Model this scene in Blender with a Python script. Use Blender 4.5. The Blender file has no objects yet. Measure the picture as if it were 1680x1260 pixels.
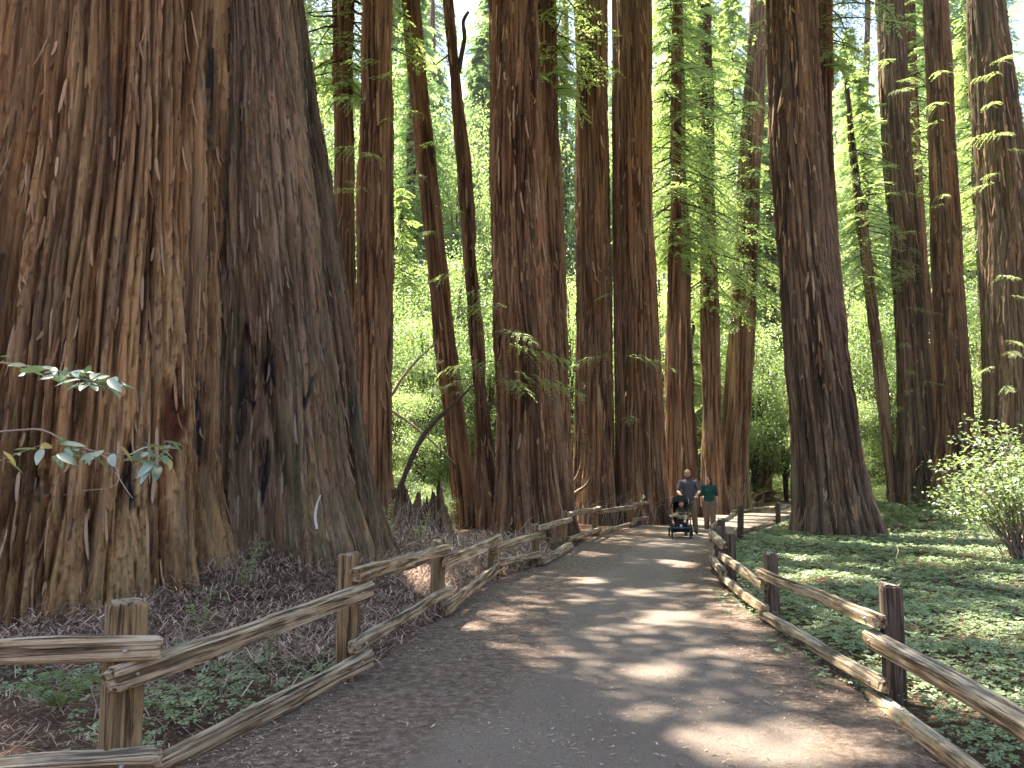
import bpy, bmesh, math, random
import numpy as np
from mathutils import Vector, Matrix
R_ = math.radians
random.seed(7)
rng = np.random.default_rng(7)
SC = bpy.context.scene
COL = SC.collection

# ------------------------------------------------------------------ camera, sky, sun, exposure
FPX, CX, CY, CAMH = 1300.0, 840.0, 630.0, 1.6          # focal length in photo pixels, photo centre, eye height
PITCH = math.atan((783 - 630) / FPX)
cam_d = bpy.data.cameras.new('camera'); cam = bpy.data.objects.new('camera', cam_d); COL.objects.link(cam)
cam_d.sensor_width = 36.0; cam_d.lens = 36.0 * FPX / 1680.0
cam_d.clip_start = 0.05; cam_d.clip_end = 3000
cam.location = (0, 0, CAMH); cam.rotation_euler = (math.pi / 2 + PITCH, 0, 0)
SC.camera = cam

SUN_EL, SUN_AZ = R_(66), R_(-38)                        # azimuth from +Y towards +X
sunv = np.array([math.sin(SUN_AZ) * math.cos(SUN_EL), math.cos(SUN_AZ) * math.cos(SUN_EL), math.sin(SUN_EL)])
world = bpy.data.worlds.new('World'); SC.world = world; world.use_nodes = True
wn = world.node_tree; wn.nodes.clear()
sky = wn.nodes.new('ShaderNodeTexSky'); sky.sky_type = 'NISHITA'; sky.sun_disc = False
sky.sun_elevation = SUN_EL; sky.sun_rotation = SUN_AZ
sky.air_density = 1.0; sky.dust_density = 1.6; sky.ozone_density = 1.0; sky.altitude = 100
bg = wn.nodes.new('ShaderNodeBackground'); bg.inputs[1].default_value = 0.085
wo = wn.nodes.new('ShaderNodeOutputWorld')
wn.links.new(sky.outputs[0], bg.inputs[0]); wn.links.new(bg.outputs[0], wo.inputs[0])
sun_d = bpy.data.lights.new('sun', 'SUN'); sun = bpy.data.objects.new('sun', sun_d); COL.objects.link(sun)
sun_d.energy = 5.0; sun_d.angle = R_(0.55); sun_d.color = (1.0, 0.93, 0.82)
sun.rotation_euler = Vector(-sunv).to_track_quat('-Z', 'Y').to_euler()
sun.location = (-20, 30, 60)
SC.view_settings.view_transform = 'Standard'; SC.view_settings.look = 'None'
SC.view_settings.gamma = 1.0; SC.view_settings.use_white_balance = True; SC.view_settings.white_balance_temperature = 6900; SC.view_settings.white_balance_tint = 8; SC.view_settings.exposure = 2.45
cy = SC.cycles
cy.max_bounces = 5; cy.diffuse_bounces = 3; cy.glossy_bounces = 2; cy.transmission_bounces = 4
cy.transparent_max_bounces = 4; cy.volume_bounces = 0; cy.caustics_reflective = False; cy.caustics_refractive = False
cy.sample_clamp_indirect = 6.0
cy.use_denoising = True; cy.use_adaptive_sampling = True; cy.adaptive_threshold = 0.02
try: cy.denoiser = 'OPENIMAGEDENOISE'
except Exception: pass

# ------------------------------------------------------------------ photo pixel <-> world
cp, sp = math.cos(PITCH), math.sin(PITCH)
def at(px, py, Y):
    u, v = (px - CX) / FPX, (CY - py) / FPX
    t = Y / (cp - v * sp)
    return np.array([u * t, Y, CAMH + (sp + v * cp) * t])
def gp(px, py, z=0.0):
    u, v = (px - CX) / FPX, (CY - py) / FPX
    t = (z - CAMH) / (sp + v * cp)
    return np.array([u * t, (cp - v * sp) * t, z])
def topix(P):
    P = np.asarray(P, float); d = P - np.array([0, 0, CAMH])
    f = d[..., 1] * cp + d[..., 2] * sp
    up = -d[..., 1] * sp + d[..., 2] * cp
    f = np.where(np.abs(f) < 1e-3, 1e-3, f)
    return CX + d[..., 0] / f * FPX, CY - up / f * FPX

# ------------------------------------------------------------------ noise
_p = np.random.default_rng(11).permutation(256); PERM = np.concatenate([_p, _p, _p]).astype(np.int64)
_g = np.random.default_rng(12).normal(size=(256, 3)); GRAD = _g / np.linalg.norm(_g, axis=1)[:, None]
def perlin(x, y, z=0.0, seed=0):
    x, y, z = np.broadcast_arrays(np.asarray(x, float), np.asarray(y, float), np.asarray(z, float))
    x = x + seed * 17.31; y = y + seed * 9.77; z = z + seed * 5.13
    xi = np.floor(x).astype(np.int64); yi = np.floor(y).astype(np.int64); zi = np.floor(z).astype(np.int64)
    xf, yf, zf = x - xi, y - yi, z - zi
    u = xf * xf * xf * (xf * (xf * 6 - 15) + 10); v = yf * yf * yf * (yf * (yf * 6 - 15) + 10); w = zf * zf * zf * (zf * (zf * 6 - 15) + 10)
    out = 0
    for dx in (0, 1):
        wx = u if dx else 1 - u
        for dy in (0, 1):
            wy = v if dy else 1 - v
            for dz in (0, 1):
                wz = w if dz else 1 - w
                h = PERM[PERM[PERM[(xi + dx) & 255] + ((yi + dy) & 255)] + ((zi + dz) & 255)]
                g = GRAD[h]
                out = out + wx * wy * wz * (g[..., 0] * (xf - dx) + g[..., 1] * (yf - dy) + g[..., 2] * (zf - dz))
    return out * 1.5
def nrm_(a): return a / np.maximum(np.linalg.norm(a, axis=-1, keepdims=True), 1e-9)
def sstep(a, b, x):
    t = np.clip((np.asarray(x, float) - a) / (b - a), 0, 1); return t * t * (3 - 2 * t)

# ------------------------------------------------------------------ object helpers
def tag(o, label=None, cat=None, group=None, kind=None):
    for k, v in (('label', label), ('category', cat), ('group', group), ('kind', kind)):
        if v: o[k] = v
    return o
def empty(name, loc, rz=0.0):
    o = bpy.data.objects.new(name, None); COL.objects.link(o); o.location = [float(a) for a in loc]; o.rotation_euler = (0, 0, rz)
    o.empty_display_size = 0.2
    return o
def mesh_np(name, V, F, mats=(), mi=None, smooth=True):
    """V (n,3); F list of index arrays (each (m,k)); mi list of material indices per array"""
    me = bpy.data.meshes.new(name)
    V = np.ascontiguousarray(V, np.float32)
    me.vertices.add(len(V)); me.vertices.foreach_set('co', V.ravel())
    if not isinstance(F, (list, tuple)): F = [F]
    F = [np.asarray(f, np.int32) for f in F if len(f)]
    nl = sum(f.size for f in F); npoly = sum(len(f) for f in F)
    me.loops.add(nl); me.loops.foreach_set('vertex_index', np.concatenate([f.ravel() for f in F]))
    st = []; tot = []; s = 0
    for f in F:
        k = f.shape[1]; st.append(s + np.arange(len(f)) * k); tot.append(np.full(len(f), k)); s += f.size
    me.polygons.add(npoly)
    me.polygons.foreach_set('loop_start', np.concatenate(st).astype(np.int32))
    if mi is not None:
        me.polygons.foreach_set('material_index', np.concatenate([np.full(len(f), m) for f, m in zip(F, mi)]).astype(np.int32))
    me.polygons.foreach_set('use_smooth', np.full(npoly, smooth))
    me.update(calc_edges=True)
    for m in mats: me.materials.append(m)
    return me
def attr(me, name, vals):
    a = me.attributes.new(name, 'FLOAT', 'POINT'); a.data.foreach_set('value', np.ascontiguousarray(vals, np.float32).ravel())
def obj(name, me, parent=None, loc=None, rot=None):
    o = bpy.data.objects.new(name, me); COL.objects.link(o)
    if parent is not None: o.parent = parent
    if loc is not None: o.location = [float(a) for a in loc]
    if rot is not None: o.rotation_euler = rot
    return o
def align_x(p0, p1):
    d = Vector([float(a) for a in (np.asarray(p1) - np.asarray(p0))]); return d.to_track_quat('X', 'Z').to_euler()

# ------------------------------------------------------------------ materials
class NT:
    def __init__(s, name):
        s.m = bpy.data.materials.new(name); s.m.use_nodes = True; s.t = s.m.node_tree; s.t.nodes.clear()
        s.out = s.t.nodes.new('ShaderNodeOutputMaterial')
    def n(s, typ, ins=None, **kw):
        nd = s.t.nodes.new('ShaderNode' + typ)
        for k, v in kw.items(): setattr(nd, k, v)
        for k, v in (ins or {}).items(): s.set(nd, k, v)
        return nd
    def set(s, nd, k, v):
        if isinstance(v, bpy.types.NodeSocket): s.t.links.new(v, nd.inputs[k])
        else:
            if isinstance(v, (tuple, list)) and len(v) == 3 and nd.inputs[k].type == 'RGBA': v = (*v, 1)
            nd.inputs[k].default_value = v
    def noise(s, vec, scale, detail=4, rough=0.55, dist=0.0):
        return s.n('TexNoise', {'Vector': vec, 'Scale': scale, 'Detail': detail, 'Roughness': rough, 'Distortion': dist}).outputs[0]
    def map(s, vec, scale=(1, 1, 1), loc=(0, 0, 0)):
        nd = s.n('Mapping'); s.t.links.new(vec, nd.inputs[0]); nd.inputs['Scale'].default_value = scale
        if isinstance(loc, bpy.types.NodeSocket): s.t.links.new(loc, nd.inputs['Location'])
        else: nd.inputs['Location'].default_value = loc
        return nd.outputs[0]
    def math(s, op, a, b=0.5, clamp=False):
        nd = s.n('Math', operation=op, use_clamp=clamp); s.set(nd, 0, a); s.set(nd, 1, b); return nd.outputs[0]
    def ramp(s, fac, stops):
        nd = s.n('ValToRGB'); s.t.links.new(fac, nd.inputs[0]); e = nd.color_ramp.elements
        while len(e) < len(stops): e.new(0.5)
        for el, (p, c) in zip(e, stops):
            el.position = p; el.color = (*c, 1) if len(c) == 3 else c
        return nd.outputs[0]
    def mix(s, fac, a, b, blend='MIX'):
        nd = s.n('MixRGB', blend_type=blend); s.set(nd, 0, fac); s.set(nd, 1, a); s.set(nd, 2, b); return nd.outputs[0]
    def rng(s, x, a, b, c=0.0, d=1.0):
        nd = s.n('MapRange'); s.set(nd, 0, x)
        for i, v in enumerate((a, b, c, d)): nd.inputs[1 + i].default_value = v
        return nd.outputs[0]
    def bump(s, h, strength, dist):
        return s.n('Bump', {'Height': h, 'Strength': strength, 'Distance': dist}).outputs[0]
    def pbsdf(s, color, rough=0.8, normal=None, spec=0.3, metal=0.0):
        nd = s.n('BsdfPrincipled', {'Base Color': color, 'Roughness': rough, 'Specular IOR Level': spec, 'Metallic': metal})
        if normal is not None: s.t.links.new(normal, nd.inputs['Normal'])
        s.t.links.new(nd.outputs[0], s.out.inputs[0]); return s.m
    def attr(s, name): return s.n('Attribute', attribute_name=name).outputs['Fac']
    def obj(s): return s.n('TexCoord').outputs['Object']
    def orand(s): return s.n('ObjectInfo').outputs['Random']

def simple(name, c, rough=0.7, spec=0.3, metal=0.0, var=0.12, scale=30):
    t = NT(name); nz = t.noise(t.obj(), scale, 3)
    col = t.mix(nz, tuple(a * (1 - var) for a in c), tuple(min(1, a * (1 + var)) for a in c))
    return t.pbsdf(col, rough, None, spec, metal)

def bark_mat(name, dark, mid, light, fine=(26, 26, 1.1)):
    t = NT(name); o = t.obj(); rnd = t.orand()
    off = t.n('CombineXYZ', {0: t.math('MULTIPLY', rnd, 37.0), 1: t.math('MULTIPLY', rnd, 11.0), 2: 0.0}).outputs[0]
    st = t.noise(t.map(o, fine, off), 1.0, 6, 0.68, 0.12)
    st2 = t.noise(t.map(o, (fine[0] * 3.4, fine[1] * 3.4, fine[2] * 2.2), off), 1.0, 4, 0.6)
    big = t.noise(t.map(o, (2.2, 2.2, 0.20), off), 1.0, 3, 0.5)
    hue = t.noise(t.map(o, (3.1, 3.1, 0.30), off), 1.0, 3, 0.5)
    gry = t.noise(t.map(o, (5.5, 5.5, 0.45), off), 1.0, 4, 0.6)
    ridge = t.attr('ridge')
    f = t.math('ADD', t.math('MULTIPLY', st, 0.46), t.math('ADD', t.math('MULTIPLY', ridge, 0.30), t.math('MULTIPLY', big, 0.30)))  # furrows darker than weathered ridges, crevice shade partly put into the colour
    c = t.ramp(f, [(0.41, dark), (0.53, mid), (0.63, light), (0.75, tuple(min(1, a * 1.4) for a in light))])
    c = t.mix(t.rng(hue, 0.42, 0.62, 0.0, 0.75), c, t.mix(1.0, c, (0.95, 0.78, 0.66), 'MULTIPLY'))
    c = t.mix(t.rng(gry, 0.50, 0.66, 0.0, 0.55), c, t.mix(st, (0.085, 0.070, 0.057), (0.30, 0.25, 0.195)))
    c = t.mix(t.rng(st2, 0.35, 0.7, 0.45, 0.0), c, t.mix(1.0, c, (0.55, 0.47, 0.43), 'MULTIPLY'))
    c = t.mix(t.rng(rnd, 0.0, 1.0, 0.0, 0.30), c, t.mix(1.0, c, (1.02, 0.86, 0.74), 'MULTIPLY'))
    band = t.noise(t.map(o, (1.7, 1.7, 0.07), off), 1.0, 4, 0.65)
    c = t.mix(1.0, c, t.ramp(band, [(0.36, (0.42, 0.36, 0.33)), (0.5, (0.95, 0.95, 0.95)), (0.64, (1.25, 1.2, 1.12))]), 'MULTIPLY')
    mo = t.math('MULTIPLY', t.attr('moss'), t.rng(t.noise(t.map(o, (7, 7, 1.1)), 1.0, 5), 0.36, 0.6), True)
    c = t.mix(mo, c, t.mix(st, (0.045, 0.055, 0.022), (0.15, 0.16, 0.075)))
    c = t.mix(t.attr('redwood'), c, t.mix(st, (0.06, 0.018, 0.010), (0.20, 0.075, 0.04)))
    ch = t.math('MULTIPLY', t.attr('char'), t.rng(t.noise(t.map(o, (9, 9, 1.2)), 1.0, 5), 0.36, 0.56), True)
    c = t.mix(ch, c, t.mix(st, (0.008, 0.009, 0.011), (0.035, 0.036, 0.042)))
    b = t.bump(t.math('ADD', st, t.math('MULTIPLY', st2, 0.6)), 1.0, 0.03)
    return t.pbsdf(c, 0.92, b, 0.15)

M = {}
M['bark'] = bark_mat('redwood_bark', (0.028, 0.014, 0.009), (0.132, 0.076, 0.046), (0.30, 0.192, 0.118))
M['bark_big'] = bark_mat('old_redwood_bark', (0.050, 0.025, 0.013), (0.235, 0.138, 0.068), (0.45, 0.31, 0.165), (34, 34, 1.4))
def flake_mat(name, stops):
    t = NT(name); r = t.n('NewGeometry').outputs['Random Per Island']; o = t.obj()
    st = t.noise(t.map(o, (60, 60, 3)), 1.0, 4, 0.6); big = t.noise(t.map(o, (2.2, 2.2, 0.2)), 1.0, 3)
    f = t.math('ADD', t.math('MULTIPLY', r, 0.5), t.math('ADD', t.math('MULTIPLY', st, 0.4), t.math('MULTIPLY', big, 0.25)))
    band = t.noise(t.map(o, (1.7, 1.7, 0.07)), 1.0, 4, 0.65)
    c = t.mix(1.0, t.ramp(f, stops), t.ramp(band, [(0.36, (0.5, 0.44, 0.41)), (0.5, (0.95, 0.95, 0.95)), (0.64, (1.2, 1.15, 1.1))]), 'MULTIPLY')
    return t.pbsdf(c, 0.92, t.bump(st, 0.6, 0.01), 0.12)
M['flake'] = flake_mat('bark_shreds', [(0.25, (0.055, 0.026, 0.016)), (0.48, (0.19, 0.105, 0.06)), (0.70, (0.36, 0.235, 0.14)), (0.92, (0.42, 0.33, 0.25))])
M['flake_grey'] = flake_mat('grey_bark_shreds', [(0.25, (0.04, 0.028, 0.02)), (0.48, (0.14, 0.10, 0.07)), (0.70, (0.26, 0.20, 0.14)), (0.92, (0.30, 0.28, 0.22))])
M['bark_big_grey'] = bark_mat('old_grey_bark', (0.055, 0.034, 0.024), (0.18, 0.125, 0.085), (0.34, 0.25, 0.175), (34, 34, 1.4))
M['bark_grey'] = bark_mat('bark_grey_brown', (0.028, 0.020, 0.015), (0.105, 0.074, 0.054), (0.23, 0.175, 0.132))

def leaf_mat(name, dark, light, trans, tfac=0.5, gloss=0.06, rough=0.45, vary=False):
    t = NT(name); g = t.n('NewGeometry')
    r = g.outputs['Random Per Island']
    big = t.noise(t.n('TexCoord').outputs['Object'], 0.55, 3)
    f = t.math('ADD', t.math('MULTIPLY', r, 0.55), t.math('MULTIPLY', big, 0.5))
    col = t.ramp(f, [(0.2, dark), (0.8, light)])
    tcol = t.mix(t.math('MULTIPLY', f, 0.5), trans, tuple(a * 1.4 for a in trans))
    vr = t.rng(t.orand(), 0.0, 1.0, 0.45, 1.1); vc = t.n('CombineColor', {0: vr, 1: t.math('ADD', t.math('MULTIPLY', vr, 0.85), 0.13), 2: vr}).outputs[0]
    if vary: col = t.mix(1.0, col, vc, 'MULTIPLY'); tcol = t.mix(1.0, tcol, vc, 'MULTIPLY')
    d = t.n('BsdfDiffuse', {'Color': col}); tr = t.n('BsdfTranslucent', {'Color': tcol})
    m1 = t.n('MixShader', {0: tfac}); t.t.links.new(d.outputs[0], m1.inputs[1]); t.t.links.new(tr.outputs[0], m1.inputs[2])
    gl = t.n('BsdfGlossy', {'Color': (1, 1, 1), 'Roughness': rough})
    m2 = t.n('MixShader', {0: gloss}); t.t.links.new(m1.outputs[0], m2.inputs[1]); t.t.links.new(gl.outputs[0], m2.inputs[2])
    t.t.links.new(m2.outputs[0], t.out.inputs[0]); return t.m
M['needle'] = leaf_mat('redwood_needles', (0.05, 0.085, 0.03), (0.14, 0.20, 0.07), (0.50, 0.66, 0.20), 0.58, 0.07)
M['needle_far'] = leaf_mat('far_needles', (0.055, 0.095, 0.035), (0.14, 0.20, 0.07), (0.48, 0.68, 0.27), 0.6, 0.05, 0.45, True)
M['broad'] = leaf_mat('broad_leaves', (0.05, 0.10, 0.022), (0.13, 0.20, 0.05), (0.50, 0.68, 0.22), 0.56, 0.08, 0.4, True)
M['clover'] = leaf_mat('clover_leaves', (0.10, 0.155, 0.072), (0.275, 0.35, 0.19), (0.26, 0.36, 0.12), 0.3, 0.06, 0.45)
M['fern'] = leaf_mat('fern_fronds', (0.06, 0.11, 0.03), (0.14, 0.20, 0.07), (0.22, 0.32, 0.07), 0.4, 0.06)
M['laurel'] = leaf_mat('glossy_leaf', (0.09, 0.16, 0.10), (0.20, 0.30, 0.22), (0.22, 0.34, 0.10), 0.3, 0.14, 0.35)
M['pale_leaf'] = leaf_mat('pale_bush_leaf', (0.13, 0.19, 0.09), (0.30, 0.37, 0.22), (0.34, 0.46, 0.14), 0.4, 0.10, 0.4)
M['yellow_leaf'] = leaf_mat('yellowed_leaf', (0.35, 0.27, 0.08), (0.52, 0.42, 0.16), (0.4, 0.3, 0.08), 0.35, 0.08, 0.4)
def litter_mat(name, a, b):
    t = NT(name); r = t.n('NewGeometry').outputs['Random Per Island']
    return t.pbsdf(t.ramp(r, [(0.0, a), (0.7, b), (1.0, tuple(min(1, x * 1.7) for x in b))]), 0.85, None, 0.2)
M['litter'] = litter_mat('dry_needles', (0.08, 0.05, 0.038), (0.43, 0.305, 0.25))
M['litter_pale'] = litter_mat('pale_litter', (0.15, 0.085, 0.05), (0.46, 0.35, 0.25))
M['twig'] = litter_mat('grey_twigs', (0.08, 0.058, 0.047), (0.33, 0.26, 0.22))
M['twig_dark'] = simple('dark_twig', (0.06, 0.042, 0.032), 0.9, 0.1)

def wood_mat(name, dark, mid, pale):
    t = NT(name); o = t.obj(); rnd = t.orand()
    off = t.n('CombineXYZ', {0: t.math('MULTIPLY', rnd, 91.0), 1: t.math('MULTIPLY', rnd, 23.0), 2: t.math('MULTIPLY', rnd, 57.0)}).outputs[0]
    gr = t.noise(t.map(o, (1.6, 30, 30), off), 1.0, 6, 0.6, 0.6)
    fine = t.noise(t.map(o, (5, 130, 130), off), 1.0, 3, 0.6)
    pat = t.noise(t.map(o, (2.2, 5, 5), off), 1.0, 4, 0.6)
    f = t.math('ADD', t.math('MULTIPLY', gr, 0.6), t.math('MULTIPLY', pat, 0.4))
    c = t.ramp(f, [(0.36, dark), (0.48, mid), (0.60, pale), (0.8, tuple(a * 1.2 for a in pale))])
    c = t.mix(t.rng(rnd, 0, 1, 0.0, 0.4), c, t.mix(1.0, c, (1.05, 0.86, 0.68), 'MULTIPLY'))
    c = t.mix(t.rng(t.noise(t.map(o, (3, 9, 9), off), 1.0, 4), 0.58, 0.72, 0.0, 0.5), c, (0.10, 0.10, 0.055))
    cr = t.rng(gr, 0.38, 0.46, 0.0, 1.0)
    up = t.n('SeparateXYZ', {0: t.n('NewGeometry').outputs['Normal']}).outputs[2]
    c = t.mix(t.math('MULTIPLY', t.rng(up, 0.35, 0.9, 0.0, 0.7), t.rng(pat, 0.35, 0.6, 0.3, 1.0)), c, t.mix(gr, (0.22, 0.19, 0.155), (0.60, 0.56, 0.49)))  # upward faces paler grey: weathering and lit tops, both in the colour
    c = t.mix(t.rng(cr, 0.0, 1.0, 0.42, 0.0), c, (0.045, 0.032, 0.022))
    cr2 = t.rng(t.noise(t.map(o, (0.9, 55, 55), off), 1.0, 3, 0.5), 0.36, 0.42, 0.0, 1.0)
    c = t.mix(t.rng(cr2, 0.0, 1.0, 0.45, 0.0), c, (0.05, 0.036, 0.026))
    b = t.bump(t.math('ADD', t.math('ADD', t.math('MULTIPLY', cr, 0.8), cr2), t.math('MULTIPLY', fine, 0.6)), 1.0, 0.014)
    return t.pbsdf(c, 0.85, b, 0.2)
M['rail'] = wood_mat('weathered_rail', (0.09, 0.062, 0.038), (0.34, 0.25, 0.15), (0.56, 0.455, 0.315))
M['post'] = wood_mat('weathered_post', (0.08, 0.056, 0.03), (0.24, 0.168, 0.088), (0.36, 0.265, 0.15))
M['post_dark'] = wood_mat('dark_post', (0.04, 0.03, 0.024), (0.105, 0.078, 0.06), (0.17, 0.13, 0.10))
M['bolt'] = simple('bolt_steel', (0.42, 0.40, 0.36), 0.45, 0.5, 0.7)

# ------------------------------------------------------------------ terrain
LF = np.array([(-2.9, -3), (-2.45, 3.0), (-2.07, 4.45), (-1.3, 6.5), (-.83, 9.2), (-.32, 12.4), (.45, 14.6), (1.17, 17.8), (2.27, 21.9), (3.87, 26), (6.3, 31), (9.4, 36.5), (11.4, 40), (14.8, 48), (19, 57), (26, 66)])
RF = np.array([(2.4, -3), (2.5, 2.6), (2.7, 5.83), (2.94, 9.2), (3.23, 12), (3.6, 14), (4.15, 16), (5.95, 21), (8.6, 26), (10.7, 30), (13.2, 35), (16.5, 43), (20.5, 52), (28, 61)])
def lf(y): return np.interp(y, LF[:, 1], LF[:, 0])
def rf(y): return np.interp(y, RF[:, 1], RF[:, 0])
def terrain(x, y):
    x = np.asarray(x, float); y = np.asarray(y, float)
    z = 0.66 * np.exp(-(((x + 3.35) / 1.55) ** 2 + ((y - 11.0) / 2.3) ** 2))
    z = z + 0.12 * np.exp(-(((x + 5.8) / 2.5) ** 2 + ((y - 9.2) / 2.5) ** 2))
    z = z + 0.45 * np.exp(-(((x + 2.4) / 1.25) ** 2 + ((y - 16.0) / 1.9) ** 2))
    dp = np.maximum(lf(y) - x, x - rf(y))
    m = sstep(0.25, 1.6, dp)
    z = z + m * (0.10 * perlin(x * .35, y * .35, 3.1) + 0.05 * perlin(x * 1.1, y * 1.1, 7.7))
    z = z + 0.04 * sstep(0.0, 0.5, dp) * sstep(0.6, 0.0, dp - 0.3)
    z = z + 0.7 * sstep(25, 36, y) * sstep(1.5, 8, x - rf(y))
    z = z + 0.5 * sstep(28, 40, y) * sstep(1, 6, lf(y) - x)
    far = np.maximum(np.hypot(x * .8, y) - 62, 0)
    z = z + np.minimum(far * 0.30, 60) * sstep(0, 30, far)
    return z
def tz(x, y): return float(terrain(x, y))

t = NT('forest_floor'); o_ = t.obj()
n1 = t.noise(o_, 0.9, 6, 0.6); n2 = t.noise(o_, 26, 5, 0.65); n3 = t.noise(t.map(o_, (60, 12, 40)), 1.0, 4)
c = t.ramp(t.math('ADD', t.math('MULTIPLY', n2, 0.65), t.math('MULTIPLY', n1, 0.35)), [(0.32, (0.040, 0.024, 0.017)), (0.5, (0.10, 0.060, 0.043)), (0.68, (0.19, 0.12, 0.088))])
c = t.mix(t.rng(n3, 0.55, 0.75, 0, 0.5), c, (0.23, 0.15, 0.11))
M['floor'] = t.pbsdf(c, 0.95, t.bump(t.math('ADD', n2, n3), 1.0, 0.03), 0.1)
t = NT('trail_asphalt'); o_ = t.obj()
e = t.attr('edge'); n1 = t.noise(o_, 1.1, 5, 0.6); n2 = t.noise(o_, 95, 4, 0.8); n3 = t.noise(o_, 14, 6, 0.72); n4 = t.noise(t.map(o_, (70, 22, 40)), 1.0, 3)
asp = t.mix(t.rng(n2, 0.3, 0.7), (0.165, 0.130, 0.108), (0.47, 0.385, 0.325))
asp = t.mix(t.rng(n1, 0.35, 0.65, 0, 0.5), asp, (0.24, 0.185, 0.155))
duff = t.ramp(t.math('ADD', t.math('MULTIPLY', n2, 0.4), t.math('MULTIPLY', n3, 0.6)), [(0.36, (0.085, 0.058, 0.045)), (0.5, (0.245, 0.178, 0.142)), (0.62, (0.47, 0.36, 0.295))])
f = t.rng(t.math('ADD', e, t.math('MULTIPLY', t.math('SUBTRACT', t.math('ADD', t.math('MULTIPLY', n1, 0.6), t.math('MULTIPLY', n3, 0.4)), 0.5), 1.7)), 0.30, 0.62)
c = t.mix(f, asp, duff)
M['path'] = t.pbsdf(c, 0.92, t.bump(t.math('ADD', t.math('ADD', n2, t.math('MULTIPLY', n3, 0.8)), n4), 1.0, 0.025), 0.15)

def grid_mesh(name, xs, ys, zf, mats):
    X, Y = np.meshgrid(xs, ys); Z = zf(X, Y)
    V = np.stack([X, Y, Z], -1).reshape(-1, 3); nx = len(xs); ny = len(ys)
    i = (np.arange(ny - 1)[:, None] * nx + np.arange(nx - 1)[None]).ravel()
    return mesh_np(name, V, np.stack([i, i + 1, i + nx + 1, i + nx], 1), mats), X, Y
def spaced(parts): return np.unique(np.concatenate([np.linspace(a, b, n) for a, b, n in parts]))
xs = spaced([(-600, -60, 14), (-60, -15, 24), (-15, 15, 120), (15, 60, 36), (60, 600, 14)])
ys = spaced([(-300, -6, 12), (-6, 22, 130), (22, 70, 66), (70, 160, 30), (160, 700, 12)])
gm, GX, GY = grid_mesh('ground', xs, ys, lambda x, y: terrain(x, y) - 0.03 * (np.minimum(x - lf(y), rf(y) - x) > 0.3), [M['floor']])
ground = obj('ground', gm); tag(ground, 'brown needle covered forest floor under the redwoods', None, None, 'structure')

# trail sheet with ragged edges
pys = np.concatenate([np.linspace(-3, 30, 260), np.linspace(30.3, 64, 90)]); us = np.linspace(0, 1, 46)
L = lf(pys) - 0.06 + 0.10 * perlin(pys * 1.3, 0.3) + 0.05 * perlin(pys * 5, 4.3)
Rr = rf(pys) - 0.10 + 0.10 * perlin(pys * 1.3, 8.3) + 0.05 * perlin(pys * 5, 2.3)
PX = L[:, None] + (Rr - L)[:, None] * us[None]; PY = np.repeat(pys[:, None], len(us), 1)
edge = np.minimum(us, 1 - us)[None] * (Rr - L)[:, None]
PZ = terrain(PX, PY) + 0.006 + 0.012 * perlin(PX * 2.2, PY * 2.2, 1.7) * sstep(0, .3, edge) - 0.02 * sstep(0.12, 0.0, edge)
i = (np.arange(len(pys) - 1)[:, None] * len(us) + np.arange(len(us) - 1)[None]).ravel()
pm = mesh_np('path', np.stack([PX, PY, PZ + .004], -1).reshape(-1, 3), np.stack([i, i + 1, i + len(us) + 1, i + len(us)], 1), [M['path']])
leftd = us[None] * (Rr - L)[:, None]; rightd = (1 - us)[None] * (Rr - L)[:, None]
attr(pm, 'edge', np.maximum(sstep(2.3, 0.6, leftd), sstep(1.1, 0.2, rightd)))
path = obj('path', pm); tag(path, 'worn asphalt trail strewn with needles curving between the fences', None, None, 'structure')

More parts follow.
